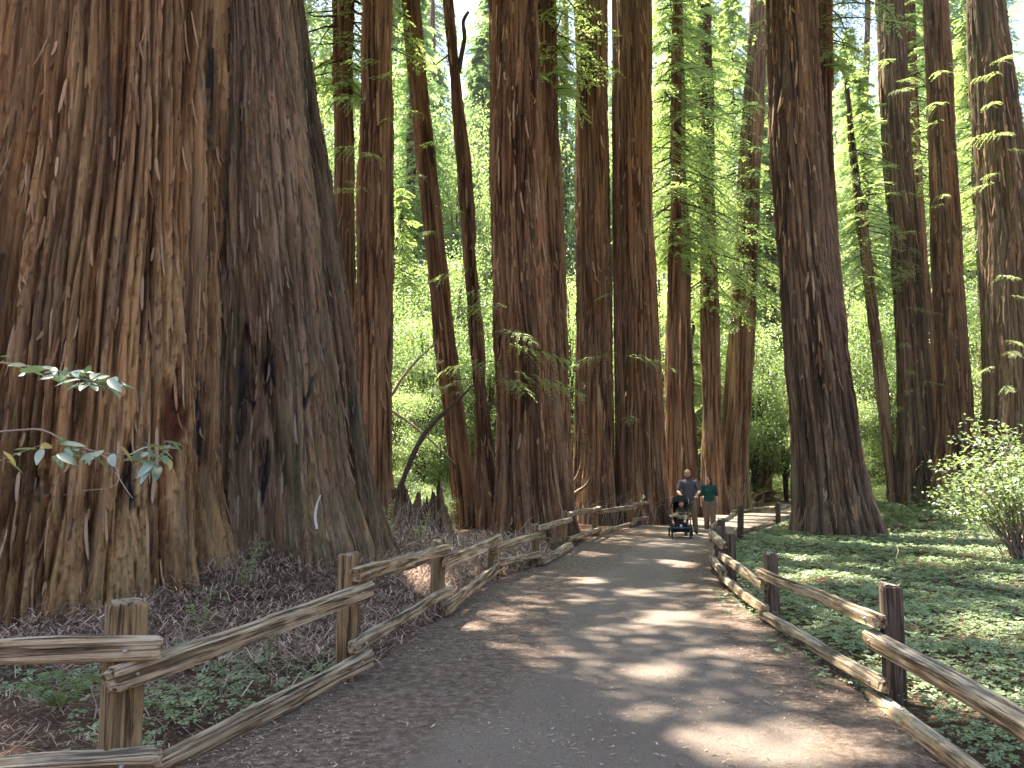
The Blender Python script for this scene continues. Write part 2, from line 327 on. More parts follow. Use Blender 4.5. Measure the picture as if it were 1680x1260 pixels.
# ------------------------------------------------------------------ trunks
def profile(spec, d, base_flare=None, z0=None):
    """spec: (py, xl, xr) at depth d -> arrays z, cx, r (sorted upward)"""
    rows = []
    for py, xl, xr in spec:
        a, b = at(xl, py, d), at(xr, py, d); rows.append((a[2], (a[0] + b[0]) / 2, (b[0] - a[0]) / 2))
    rows.sort(); return np.array(rows)
def trunk(name, spec, d, parent_loc=None, nth=90, nz=150, s=0.135, A=(0.075, 0.032, 0.012, 0.02), flare=0.25, seed=0, mat='bark',
          top=None, moss=0.0, feats=(), lob=7, cyoff=0.0, wander=0.0, flakes=0, fsize=.3, flmat='flake'):
    P = profile(spec, d)
    z, cx, r = P[:, 0], P[:, 1], P[:, 2]
    g = tz(cx[0], d)
    zvis = CAMH + 0.68 * d + 1.0
    ztop = top if top else max(zvis + 4, 26.0)
    k = max(1, min(3, len(z) - 1))
    sl = (cx[-1] - cx[-1 - k]) / (z[-1] - z[-1 - k]); sr = min(-0.004, (r[-1] - r[-1 - k]) / (z[-1] - z[-1 - k]))
    zt = np.linspace(z[-1] + 2, max(ztop, z[-1] + 3), 5)
    cx = np.concatenate([cx, cx[-1] + sl * .7 * (zt - z[-1])]); r = np.concatenate([r, np.maximum(r[-1] + np.maximum(sr, -0.02) * (zt - z[-1]), r[-1] * .35)]); z = np.concatenate([z, zt])
    if z[0] > g - .3:
        k0 = (cx[1] - cx[0]) / (z[1] - z[0]); cx = np.concatenate([[cx[0] + k0 * (g - .35 - z[0])], cx]); r = np.concatenate([[r[0]], r]); z = np.concatenate([[g - .35], z])
    zz = np.concatenate([np.linspace(g - .3, min(zvis, ztop), nz), np.linspace(min(zvis, ztop), ztop, 12)[1:] if ztop > zvis + .1 else []])
    # smooth interpolation
    zi = np.linspace(z[0], z[-1], 400); ci = np.interp(zi, z, cx); ri = np.interp(zi, z, r)
    kk = np.hanning(31); kk /= kk.sum()
    pad = lambda a: np.concatenate([2 * a[0] - a[15:0:-1], a, 2 * a[-1] - a[-2:-17:-1]])
    ci = np.convolve(pad(ci), kk, 'valid'); ri = np.convolve(pad(ri), kk, 'valid')
    C = np.interp(zz, zi, ci); Rz = np.maximum(np.interp(zz, zi, ri), 0.03)
    tt = np.linspace(-1, 1, nth, endpoint=False)
    phi = math.atan2(-d, -C[0])
    th = phi + math.pi * (0.62 * tt + 0.38 * tt ** 3)
    TH, ZZ = np.meshgrid(th, zz); RR = np.repeat(Rz[:, None], nth, 1)
    rref = float(np.median(Rz)); S = seed * 3.7
    px, py = np.cos(TH) * rref + S, np.sin(TH) * rref - S
    hgt = ZZ - g
    lobes = perlin(np.cos(TH) * lob * .28 + S, np.sin(TH) * lob * .28, hgt * .12 + S)
    fl = flare * np.exp(-np.maximum(hgt, 0) / (0.55 + 0.5 * rref))
    RR = RR * (1 + fl * (0.55 + 1.1 * lobes)) * (1 + 0.05 * lobes)
    w1 = perlin(px * .8, py * .8, ZZ * .30, 1) * .16; w2 = perlin(px * .8, py * .8, ZZ * .30, 2) * .16
    qx, qy = px + w1 * s * 4, py + w2 * s * 4
    n1 = perlin(qx / s, qy / s, ZZ / (s * 34), 3); h1 = np.minimum(np.abs(n1) * 3.2, 1) ** .7
    n2 = perlin(qx / (s * .42), qy / (s * .42), ZZ / (s * 26), 4); h2 = np.minimum(np.abs(n2) * 3.0, 1) ** .8
    n3 = perlin(qx / (s * .16), qy / (s * .16), ZZ / (s * 12.0), 5)
    cell = perlin(qx / (s * .55), qy / (s * .55), ZZ / (s * 17), 6)
    ph = ZZ / (s * 9.0) + 4.0 * cell + 2 * perlin(qx / (s * 2), qy / (s * 2), ZZ / (s * 20), 7)
    saw = 1 - (ph - np.floor(ph))
    lowf = perlin(px / (s * 3.4), py / (s * 3.4), ZZ / (s * 40), 8)
    pl = perlin(qx / (s * 1.9), qy / (s * 1.9), ZZ / (s * 40), 9); plate = sstep(-.06, .06, pl + .10 * cell) - .5
    disp = A[0] * .75 * plate + A[0] * (h1 - .6) + A[1] * (h2 - .6) + A[2] * n3 + A[3] * (saw - .5) * (0.4 + h1) + A[0] * .8 * lowf
    X = C[:, None] + wander * perlin(zz * .25, S)[:, None]; Y = d + cyoff + np.zeros_like(X)
    RT = np.maximum(RR + disp, 0.02)
    VX = X + np.cos(TH) * RT; VY = Y + np.sin(TH) * RT
    # surface features placed on the bark (charred hollows, torn plates)
    char = np.zeros_like(VX); red = np.zeros_like(VX)
    if feats:
        ux, uy = topix(np.stack([VX, VY, ZZ], -1)); front = sstep(0.2, .5, np.cos(TH - phi))
        jx = ux + 9 * perlin(ux / 16, uy / 60, 1.3) + 4 * perlin(ux / 5, uy / 20, 2.3); jy = uy + 46 * perlin(ux / 10, uy / 200, 4.3)
        for kind, fx, fy, rx, ry, dep in feats:
            m = sstep(1.1, .8, np.sqrt(((jx - fx) / rx) ** 2 + ((jy - fy) / ry) ** 2)) * front
            RT = RT - dep * m
            if kind == 'char': char = np.maximum(char, m)
            if kind == 'red': red = np.maximum(red, m)
        VX = X + np.cos(TH) * RT; VY = Y + np.sin(TH) * RT
    V = np.stack([VX, VY, ZZ], -1)
    loc = np.array([C[0], d, g]) if parent_loc is None else np.asarray(parent_loc)
    nzz = len(zz)
    i = (np.arange(nzz - 1)[:, None] * nth + np.arange(nth)[None]); j = (np.arange(nzz - 1)[:, None] * nth + (np.arange(nth)[None] + 1) % nth)
    F = np.stack([i, j, j + nth, i + nth], -1).reshape(-1, 4)
    me = mesh_np(name, V.reshape(-1, 3) - loc, F, [M[mat]])
    fl_mesh = None
    if flakes:
        g_ = np.random.default_rng(seed + 900); nmax = min(nz, nzz - 2)
        I = g_.integers(1, nmax, flakes); J = g_.integers(0, nth, flakes); ok = np.cos(TH[I, J] - phi) > -.15; I, J = I[ok], J[ok]; m_ = len(I)
        P0 = V[I, J]; up = nrm_(V[np.minimum(I + 2, nzz - 1), J] - V[np.maximum(I - 2, 0), J]); nr = np.stack([np.cos(TH[I, J]), np.sin(TH[I, J]), np.zeros(m_)], 1); sd = np.cross(up, nr)
        Lf = fsize * g_.uniform(.35, 1.6, m_) ** 1.3; wf = fsize * .085 * g_.uniform(.5, 1.7, m_); lift = fsize * .075 * g_.uniform(.1, 1.3, m_) ** 2; sk = fsize * .10 * g_.normal(0, 1, m_)
        rows = []
        for u, ww, oo in ((0, .35, -.03), (.12, .9, .05), (.5, 1.0, .18), (.85, .75, .7), (1.0, .15, 1.0)):
            c_ = P0 - up * (Lf * u)[:, None] + nr * (lift * oo + .004)[:, None] + sd * (sk * u * u)[:, None]
            rows += [c_ - sd * (wf * ww * .5)[:, None] - nr * (wf * .12)[:, None], c_ + nr * (wf * .12)[:, None], c_ + sd * (wf * ww * .5)[:, None] - nr * (wf * .12)[:, None]]
        FV = np.stack(rows, 1).reshape(-1, 3); b_ = np.arange(m_)[:, None] * 15
        FF = np.concatenate([b_ + [[3 * k + q, 3 * k + 3 + q, 3 * k + 4 + q, 3 * k + 1 + q]] for k in range(4) for q in (0, 1)])
        fl_mesh = mesh_np('bark_strips', FV - loc, FF, [M[flmat]])
    attr(me, 'ridge', (.55 * h1 + .3 * h2 + .15 * saw)); attr(me, 'moss', np.clip(moss * (0.4 + 0.6 * sstep(-.3, .4, lobes)) + moss * 1.2 * np.exp(-np.maximum(hgt, 0) / 1.5) * .4, 0, 1))
    attr(me, 'char', char); attr(me, 'redwood', red)
    info = dict(z=zz, cx=C, r=Rz, d=d, g=g, strips=fl_mesh)
    return me, loc, info

def add_strips(me, root):
    if me is not None: o = obj('bark_strips', me, root); o['kind'] = 'stuff'
TREES = {}
def tree(key, name, label, cat, spec, d, group=None, **kw):
    me, loc, info = trunk('trunk', spec, d, seed=len(TREES) + 1, **kw)
    root = empty(name, loc); tag(root, label, cat, group); obj('trunk', me, root); add_strips(info.pop('strips'), root)
    TREES[key] = dict(root=root, loc=loc, **info); return root

# the giant on the left: three fused stems
gloc = np.array([-5.4, 10.0, tz(-5.4, 10)])
giant = empty('giant_redwood', gloc); tag(giant, 'giant fire-scarred redwood of fused stems filling the side behind the near fence', 'tree')
fA = [('red', 287, 690, 17, 85, .07), ('char', 62, 805, 20, 22, .10), ('char', 332, 700, 10, 110, .03), ('char', 215, 800, 8, 60, .06), ('char', 350, 100, 8, 190, .05)]
fB = [('char', 400, 610, 18, 62, .14), ('char', 446, 585, 9, 45, .14), ('char', 334, 690, 7, 90, .07), ('char', 392, 690, 8, 60, .06), ('char', 432, 750, 9, 60, .05), ('char', 505, 640, 12, 14, .05), ('char', 352, 150, 9, 240, .06)]
fC = [('char', 555, 840, 14, 60, .10), ('char', 585, 660, 8, 40, .05)]
meA, _, iA = trunk('trunk', [(-150, 62, 345), (0, 45, 352), (250, 20, 350), (400, 0, 348), (600, -35, 345), (800, -70, 335), (1000, -95, 330)], 10.0, gloc, 420, 390, 0.155, (0.115, 0.055, 0.024, 0.026), 0.30, 1, 'bark_big', 30, 0.10, fA, 8, flakes=1100, fsize=.34)
meB, _, iB = trunk('trunk', [(-150, 335, 462), (0, 332, 470), (250, 330, 500), (400, 326, 522), (600, 320, 545), (800, 316, 560), (900, 310, 570)], 11.3, gloc, 240, 350, 0.17, (0.065, 0.034, 0.013, 0.02), 0.26, 2, 'bark_big_grey', 30, 0.45, fB, 9, flakes=2000, fsize=.26, flmat='flake_grey')
meC, _, iC = trunk('trunk', [(-150, 360, 478), (0, 370, 492), (200, 400, 521), (400, 430, 553), (600, 460, 580), (720, 470, 594), (880, 500, 615)], 12.6, gloc, 160, 280, 0.12, (0.05, 0.025, 0.012, 0.02), 0.45, 3, 'bark_grey', 30, 0.4, fC, 8, flakes=1200, fsize=.24, flmat='flake_grey')
gst = [obj('trunk', me, giant) for me in (meA, meB, meC)]
for inf in (iA, iB, iC): add_strips(inf.pop('strips'), giant)
gst[1]['label'] = 'grey green stem with charred hollow'
gst[2]['label'] = 'mossy leaning stem at the back'
TREES['giant'] = dict(root=giant, loc=gloc, **iA)

MID = dict(nth=96, nz=160, flakes=200, fsize=.6)
BIG = dict(nth=180, nz=270, flakes=700, fsize=.5)
tree('edge', 'redwood_tree', 'dark redwood trunk cut off by the picture edge beside the giant', 'tree', [(0, -60, 22), (400, -70, 12), (900, -80, 8)], 15.0, **MID)
tree('t2', 'redwood_tree', 'slim straight redwood just right of the giant, behind its flank', 'tree', [(0, 549, 577), (300, 551, 580), (600, 553, 584), (860, 552, 592)], 23.0, **MID)
tree('t3', 'redwood_tree', 'redwood with sunlit orange bark edge beside the slim straight one', 'tree', [(-60, 602, 644), (0, 600, 643), (300, 592, 641), (500, 586, 640), (750, 580, 643), (880, 572, 650)], 21.0, s=.13, **MID)
tree('t4', 'redwood_tree', 'leaning redwood between charred stump and thin forked trunk', 'tree', [(0, 660, 684), (150, 675, 700), (300, 690, 716), (560, 714, 746), (700, 730, 764), (860, 752, 790)], 25.0, **MID)
tree('t5', 'redwood_tree', 'thin forked redwood left of the broad central trunk', 'tree', [(0, 729, 744), (150, 741, 757), (300, 754, 772), (480, 768, 785), (650, 777, 798), (860, 784, 814)], 24.0, **MID)
tree('t6', 'redwood_tree', 'broad reddish redwood standing behind the fence at picture centre', 'tree', [(-60, 806, 878), (0, 806, 880), (300, 807, 889), (500, 811, 901), (700, 818, 918), (800, 818, 928), (880, 818, 938)], 20.6, s=.14, A=(0.085, 0.040, 0.014, 0.025), **BIG)
tree('t7', 'redwood_tree', 'narrow redwood tucked behind the broad central trunk', 'tree', [(0, 882, 912), (300, 890, 918), (600, 904, 932), (850, 908, 940)], 25.0, **MID)
tree('t8', 'redwood_tree', 'tall ridged redwood, first of the close pair behind the trail bend', 'tree', [(0, 944, 995), (300, 946, 998), (500, 947, 1003), (750, 945, 1006), (850, 940, 1012)], 27.5, s=.13, A=(0.055, 0.028, 0.010, 0.018), flare=.15, nth=150, nz=230, flakes=400, fsize=.6)
tree('t9', 'redwood_tree', 'wide grey redwood, second of the close pair behind the trail bend', 'tree', [(0, 1014, 1068), (300, 1014, 1068), (600, 1018, 1083), (750, 1021, 1088), (850, 1020, 1098)], 28.0, s=.13, A=(0.055, 0.028, 0.010, 0.018), flare=.15, nth=150, nz=230, flakes=400, fsize=.6)
tree('t9b', 'redwood_tree', 'pole-thin reddish trunk in the gap of the close pair', 'tree', [(0, 1004, 1012), (480, 1006, 1018), (650, 1009, 1023), (850, 1010, 1028)], 27.2, nth=50, nz=150, s=.06, A=(0.015, .008, .004, .006))
tree('t10', 'redwood_tree', 'dark slim redwood behind the walkers, nearer the close pair', 'tree', [(0, 1106, 1118), (300, 1103, 1118), (600, 1094, 1113), (840, 1086, 1116)], 31.0, nth=70, nz=150)
tree('t10b', 'redwood_tree', 'brown slim redwood rising right above the man in the cap', 'tree', [(0, 1106, 1118), (300, 1112, 1126), (600, 1115, 1136), (740, 1118, 1142), (840, 1120, 1152)], 32.5, nth=70, nz=150)
tree('t11', 'redwood_tree', 'redwood rising directly behind the woman in green', 'tree', [(0, 1146, 1164), (400, 1150, 1174), (700, 1153, 1182), (835, 1150, 1192)], 35.0, nth=80, nz=170)
tree('t12', 'redwood_tree', 'shaggy redwood leaning away right of the walkers', 'tree', [(0, 1232, 1258), (200, 1218, 1250), (400, 1206, 1242), (550, 1196, 1237), (750, 1184, 1226), (835, 1176, 1230)], 38.0, nth=90, nz=170)
tree('t13', 'redwood_tree', 'slender sunlit redwood beside the far trail bend', 'tree', [(0, 1262, 1276), (450, 1258, 1273), (600, 1256, 1271), (800, 1247, 1265)], 52.0, nth=60, nz=130)
tree('t13b', 'redwood_tree', 'mossy leaning trunk left of the slender sunlit redwood', 'tree', [(0, 1290, 1302), (400, 1265, 1280), (650, 1246, 1262), (800, 1232, 1254)], 55.0, nth=60, nz=130, moss=.7, mat='bark_grey')
tree('t14', 'redwood_tree', 'tall dark redwood growing from the clover inside the trail bend', 'tree', [(-60, 1261, 1330), (0, 1263, 1334), (200, 1268, 1345), (400, 1279, 1366), (550, 1290, 1385), (700, 1305, 1404), (800, 1312, 1420), (875, 1312, 1440)], 21.8, s=.14, A=(0.085, 0.040, 0.014, 0.025), flare=.21, mat='bark_grey', **BIG)
tree('t15', 'redwood_tree', 'slim reddish redwood peering from behind the dark clover redwood', 'tree', [(0, 1343, 1362), (200, 1346, 1367), (420, 1351, 1376), (600, 1362, 1390), (860, 1376, 1410)], 23.8, nth=70, nz=150)
tree('t16', 'redwood_tree', 'thin blackish leaning trunk right of the dark clover redwood', 'tree', [(120, 1384, 1391), (250, 1395, 1405), (380, 1409, 1421), (560, 1430, 1446), (780, 1454, 1471), (815, 1455, 1475)], 33.0, nth=50, nz=120, top=20, mat='bark_grey')
tree('t17', 'redwood_tree', 'ridged redwood, first of the three behind the sunlit ferns', 'tree', [(0, 1441, 1479), (200, 1449, 1490), (400, 1464, 1506), (550, 1474, 1516), (700, 1477, 1527), (815, 1468, 1540)], 33.0, moss=.25, mat='bark_grey', nth=120, nz=200, flakes=550, fsize=.65)  # darker bark colour stands in for crown shade on this trunk
tree('t17b', 'redwood_tree', 'narrow trunk pressed behind the first of the three ridged redwoods', 'tree', [(0, 1483, 1499), (200, 1488, 1504), (400, 1502, 1518), (815, 1530, 1550)], 36.0, nth=60, nz=140)
tree('t18', 'redwood_tree', 'smooth red redwood, middle of the three behind the sunlit ferns', 'tree', [(0, 1517, 1550), (200, 1525, 1562), (400, 1531, 1575), (600, 1540, 1586), (700, 1540, 1592), (810, 1530, 1604)], 32.0, nth=120, nz=200, flakes=550, fsize=.65)
tree('t19', 'redwood_tree', 'thick mossy redwood at the picture edge behind the pale bush', 'tree', [(0, 1592, 1645), (200, 1602, 1668), (400, 1614, 1690), (650, 1622, 1705), (830, 1610, 1730)], 29.0, moss=.5, mat='bark_grey', nth=140, nz=220, flakes=600, fsize=.6)  # shade from its crown is put into the darker bark colour
tree('t21', 'redwood_tree', 'thin dark stem between the red redwood and the mossy one', 'tree', [(0, 1588, 1596), (450, 1603, 1612), (690, 1608, 1620), (820, 1610, 1624)], 38.0, nth=40, nz=100, mat='bark_grey')
for kx, (a, b, dd, lb) in enumerate([(666, 681, 52, 'pale hazy trunk far behind the leaning redwood'), (1040, 1050, 60, 'far trunk glimpsed in the woods behind the wide grey redwood'), (1416, 1424, 46, 'very thin far stem right of the dark clover redwood'), (918, 930, 58, 'far trunk glimpsed between central trunk and close pair'), (1128, 1140, 56, 'far trunk among the leaves above the walkers'), (702, 712, 64, 'faint far trunk between leaning and forked redwoods')]):
    tree('far%d' % kx, 'redwood_tree', lb, 'tree', [(0, a + 4, b + 2), (450, a, b), (800, a - 3, b + 3)], dd, nth=30, nz=60, s=.2)

# fork limb on the thin redwood, charred stump, dead limbs
def tube(pts, radii, n=8, noise=0.15, seed=0, taper_tip=True):
    pts = np.asarray(pts, float); m = len(pts)
    T = np.gradient(pts, axis=0); T /= np.linalg.norm(T, axis=1)[:, None]
    ref = np.array([0.31, 0.87, 0.38]); U = np.cross(T, ref); U /= np.linalg.norm(U, axis=1)[:, None]; W = np.cross(T, U)
    a = np.linspace(0, 2 * np.pi, n, endpoint=False); r = np.interp(np.linspace(0, 1, m), np.linspace(0, 1, len(radii)), radii)
    rr = r[:, None] * (1 + noise * perlin(np.cos(a)[None] * 1.5 + seed, np.sin(a)[None] * 1.5, np.arange(m)[:, None] * .6))
    V = pts[:, None] + U[:, None] * (np.cos(a)[None, :, None] * rr[..., None]) + W[:, None] * (np.sin(a)[None, :, None] * rr[..., None])
    V = V.reshape(-1, 3)
    i = (np.arange(m - 1)[:, None] * n + np.arange(n)[None]); j = (np.arange(m - 1)[:, None] * n + (np.arange(n)[None] + 1) % n)
    F = np.stack([i, j, j + n, i + n], -1).reshape(-1, 4)
    V = np.concatenate([V, pts[:1], pts[-1:]]); c0, c1 = m * n, m * n + 1
    k = np.arange(n); tri = np.concatenate([np.stack([np.full(n, c0), (k + 1) % n, k], 1), np.stack([np.full(n, c1), (m - 1) * n + k, (m - 1) * n + (k + 1) % n], 1)])
    return V, F, tri
def smooth_path(pts, m=24):
    pts = np.asarray(pts, float); tt = np.linspace(0, len(pts) - 1, m); i = np.clip(tt.astype(int), 0, len(pts) - 2); f = (tt - i)[:, None]
    P0 = pts[np.maximum(i - 1, 0)]; P1 = pts[i]; P2 = pts[i + 1]; P3 = pts[np.minimum(i + 2, len(pts) - 1)]
    return .5 * (2 * P1 + (P2 - P0) * f + (2 * P0 - 5 * P1 + 4 * P2 - P3) * f ** 2 + (3 * P1 - P0 - 3 * P2 + P3) * f ** 3)
def tube_obj(name, pts, radii, mat, parent=None, m=24, n=7, noise=.15, seed=0, origin=None):
    P = smooth_path(pts, m); V, F, tr = tube(P, radii, n, noise, seed)
    loc = np.zeros(3) if origin is None else np.asarray(origin, float)
    if parent is not None: loc = np.array(parent.location)
    elif origin is None: loc = P[0].copy()
    me = mesh_np(name, V - loc, [F, tr], [M[mat]])
    if parent is not None: return obj(name, me, parent)
    return obj(name, me, None, loc)
M['white_tag'] = simple('bleached_wood', (0.6, 0.6, 0.58), 0.7, 0.2)
r5 = TREES['t5']['root']
tube_obj('limb', [at(752, 118, 24), at(757, 90, 24), at(762, 62, 24), at(760, 36, 24.2), at(768, 20, 24.4)], [.09, .07, .05], 'twig_dark', r5)
tube_obj('limb', [at(742, 85, 24), at(728, 96, 23.8), at(715, 106, 23.6)], [.04, .015], 'twig_dark', r5)
stl = np.array([*gp(655, 880, .3)[:2], 0]); stl = np.array([-2.55, 17.2, tz(-2.55, 17.2)])
def stump(label, x0, x1, ytop, d, seed, mat='bark_grey'):
    me, loc, inf = trunk('trunk', [(ytop - 8, x0 + 8, x1 - 8), (ytop + 30, x0 + 4, x1 - 4), (840, x0, x1), (880, x0 - 6, x1 + 6)], d, None, 90, 70, .09, (.05, .02, .01, .02), .25, seed, mat, top=at(0, ytop, d)[2])
    co = np.empty(len(me.vertices) * 3, np.float32); me.vertices.foreach_get('co', co); co = co.reshape(-1, 3)
    zt = co[:, 2].max(); jag = .5 * perlin(co[:, 0] * 3 + seed, co[:, 1] * 3, 0) + .22 * perlin(co[:, 0] * 11, co[:, 1] * 11, 2)
    co[:, 2] = np.where(co[:, 2] > zt * .55, zt * .55 + (co[:, 2] - zt * .55) * (1 + jag * 2.2), co[:, 2]); me.vertices.foreach_set('co', co.ravel())
    a = me.attributes['char'].data; a.foreach_set('value', np.full(len(co), .25, np.float32))
    r = empty('tree_stump', loc); tag(r, label, 'stump'); obj('trunk', me, r); return r
stump('wider charred stump standing in the litter heap by the leaning redwood', 640, 694, 800, 17.4, 41, 'bark')
stump('narrower charred stump beside the wider one, nearer the leaning redwood', 692, 732, 806, 18.2, 42, 'bark')
lm = tube_obj('dead_limb', [at(652, 812, 17), at(668, 770, 17.1), at(690, 722, 17.3), at(715, 690, 17.6), at(745, 662, 18), at(778, 630, 18.5)], [.055, .06, .05, .035, .02], 'twig_dark', None, 30, 8, .3)
tag(lm, 'dark dead limb slanting up from the charred stump', 'limb')
for pts, lb in (([(642, 650), (660, 620), (690, 585), (718, 560)], 'pale bare branch arching left of the leaning redwood'), ([(640, 672), (680, 700), (720, 735), (748, 762)], 'orange lit bare branch crossing behind the leaning redwood')):
    tag(tube_obj('bare_branch', [at(x, y, 24) for x, y in pts], [.05, .045, .03, .015], 'twig', None, 20, 6, .2), lb, 'branch')
for pts, lb, d in (([(938, 812), (965, 792), (972, 760), (962, 715), (950, 690)], 'bent bare vine curving up at the foot of the ridged redwood', 25.6), ([(934, 802), (952, 770), (955, 735), (956, 705)], 'thinner bare vine beside the bent one', 25.9), ([(520, 868), (517, 848), (520, 828), (526, 812)], 'white curved dead branch leaning on the giant trunk', 9.7), ([(1255, 800), (1272, 770), (1285, 735), (1293, 715), (1308, 712)], 'dark curved sapling stem by the far trail bend', 46)):
    tag(tube_obj('bare_vine', [at(x, y, d) for x, y in pts], [.05 * d / 25, .045 * d / 25, .02 * d / 25], 'post' if 'white' not in lb else 'white_tag', None, 22, 6, .2), lb, 'branch')

# ------------------------------------------------------------------ foliage
def nrm(a): return a / np.maximum(np.linalg.norm(a, axis=-1, keepdims=True), 1e-9)
def leafset(c, d, n, l, w): return [np.asarray(c, float), nrm(np.asarray(d, float)), nrm(np.asarray(n, float)), np.asarray(l, float), np.asarray(w, float)]
def cat_sets(S): return [np.concatenate([s[k] for s in S]) for k in range(5)]
def xf(S, Rm, t, s=1.0): return [S[0] @ Rm.T * s + t, S[1] @ Rm.T, S[2] @ Rm.T, S[3] * s, S[4] * s]
def leaf_quads(S, fold=0.12):
    c, d, n, l, w = S; side = nrm(np.cross(n, d)); l = l[:, None]; w = w[:, None]
    mid = c + d * l * .45 + n * (w * fold)
    V = np.stack([c, mid + side * w * .5, c + d * l - n * (l * .06), mid - side * w * .5], 1).reshape(-1, 3)
    i = np.arange(len(c))[:, None] * 4 + np.arange(4)[None]
    return V, i
def rotz(a): return np.array([[math.cos(a), -math.sin(a), 0], [math.sin(a), math.cos(a), 0], [0, 0, 1]])
def roty(a): return np.array([[math.cos(a), 0, math.sin(a)], [0, 1, 0], [-math.sin(a), 0, math.cos(a)]])
def rotx(a): return np.array([[1, 0, 0], [0, math.cos(a), -math.sin(a)], [0, math.sin(a), math.cos(a)]])

def spray_bough(g, L=2.0, nn=11, slen=0.5, ll=0.12, lw=0.035, k=6, droop=0.25):
    """flat feathery redwood bough along +x; returns leaf set and wood polyline"""
    out = []
    ts = np.linspace(.12, 1, nn)
    wob = np.cumsum(g.normal(0, .03, nn)) * L
    P = np.stack([ts * L, wob, -droop * ts ** 2 * L + g.normal(0, .01, nn) * L], 1)
    for i in range(nn):
        for sd in (-1, 1):
            if g.random() < .12: continue
            a = sd * g.uniform(.6, 1.15); sl = slen * (1.05 - .6 * ts[i]) * g.uniform(.6, 1.2)
            dr = np.array([math.cos(a), math.sin(a), g.uniform(-.45, .05)]); dr /= np.linalg.norm(dr)
            u = np.linspace(.15, 1, k)
            base = P[i] + dr * (u * sl)[:, None]; base[:, 2] -= .35 * sl * u ** 2
            for s2 in (-1, 1):
                aa = a + s2 * g.uniform(.5, .95, k); dd = np.stack([np.cos(aa), np.sin(aa), g.normal(-.15, .18, k)], 1)
                nv = np.stack([g.normal(0, .25, k), g.normal(0, .25, k), np.ones(k)], 1)
                out.append(leafset(base, dd, nv, ll * g.uniform(.7, 1.25, k) * (1.15 - .5 * u), np.full(k, lw)))
            out.append(leafset(base[-1:], dr[None], np.array([[0, 0, 1.]]), [ll], [lw]))
    return cat_sets(out), np.concatenate([[[0, 0, 0]], P])
def wood_strip(P, r0, r1, n=3):
    V, F, tr = tube(P, [r0, r1], n, 0.0); return V, F
class Foliage:
    def __init__(s): s.S = []; s.wv = []; s.wf = []; s.nw = 0
    def leaves(s, S): s.S.append(S)
    def wood(s, P, r0, r1, n=3):
        V, F = wood_strip(np.asarray(P, float), r0, r1, n); s.wv.append(V); s.wf.append(F + s.nw); s.nw += len(V)
    def mesh(s, name, leafm, woodm='twig_dark', loc=None, keep=None):
        S = cat_sets(s.S)
        if keep is not None:
            k = keep(S[0]); S = [a[k] for a in S]
        V, F = leaf_quads(S)
        if s.nw:
            W = np.concatenate(s.wv); WF = np.concatenate(s.wf) + len(V); V = np.concatenate([V, W])
            if loc is not None: V = V - loc
            return mesh_np(name, V, [F, WF], [M[leafm], M[woodm]], [0, 1], smooth=False)
        if loc is not None: V = V - loc
        return mesh_np(name, V, [F], [M[leafm]], [0], smooth=False)

def conifer_crown(name, seed, H, Rm, nb, bl, leafm, h0=0.06, **kw):
    g = np.random.default_rng(seed); fo = Foliage(); lib = [spray_bough(g, 1.0, **kw) for _ in range(8)]
    for i in range(nb):
        t_ = h0 + (1 - h0) * ((i + g.random()) / nb); az = i * 2.4 + g.uniform(-.5, .5)
        prof = (0.35 + .65 * min(1, (t_ - h0) * 6)) * (1 - t_) ** .55
        Lb = max(.4, Rm * prof * g.uniform(.55, 1.2))
        S, P = lib[i % 8]; pit = g.uniform(.05, .5) * (1 if g.random() < .8 else -.4)
        Rmat = rotz(az) @ roty(pit) @ rotx(g.uniform(-.4, .4)); org = np.array([0, 0, t_ * H])
        scl = Lb
        Sx = [a.copy() for a in S]
        # keep leaf size constant while the bough stretches
        Sx[0] = Sx[0] * scl; Sx[3] = Sx[3] * bl; Sx[4] = Sx[4] * bl
        fo.leaves(xf(Sx, Rmat, org)); fo.wood((P[::3] * scl) @ Rmat.T + org, .02 + .008 * Lb, .006)
    return fo.mesh(name, leafm)
def broad_crown(name, seed, H, Rm, ncl, nleaf, ll, leafm, stems=3, base=0.15):
    g = np.random.default_rng(seed); fo = Foliage()
    for i in range(ncl):
        u = g.normal(size=3); u /= np.linalg.norm(u); rr = g.uniform(.35, 1) ** .6
        c = np.array([u[0] * Rm * rr, u[1] * Rm * rr, H * (.5 + base / 2) + u[2] * rr * H * (.5 - base / 2)])
        st = np.array([g.normal(0, .05 * Rm), g.normal(0, .05 * Rm), c[2] * g.uniform(.35, .7)])
        fo.wood(np.stack([st, (st + c) / 2 + [0, 0, .12 * H * g.random()], c]), .012 * H / 4, .005)
        n = int(nleaf * g.uniform(.6, 1.4)); sg = Rm * g.uniform(.14, .26)
        p = c + g.normal(size=(n, 3)) * np.array([sg, sg, sg * .45])
        d = np.stack([g.normal(size=n), g.normal(size=n), g.normal(-.35, .35, n)], 1); nv = np.stack([g.normal(0, .45, n), g.normal(0, .45, n), np.ones(n)], 1)
        fo.leaves(leafset(p, d, nv, ll * g.uniform(.6, 1.3, n), ll * .5 * g.uniform(.7, 1.2, n)))
    for i in range(stems):
        a = g.uniform(0, 6.28); fo.wood([[0, 0, -.1], [.1 * Rm * math.cos(a), .1 * Rm * math.sin(a), H * .3], [.25 * Rm * math.cos(a), .25 * Rm * math.sin(a), H * .7]], .012 * H, .004 * H, 6)
    return fo.mesh(name, leafm)

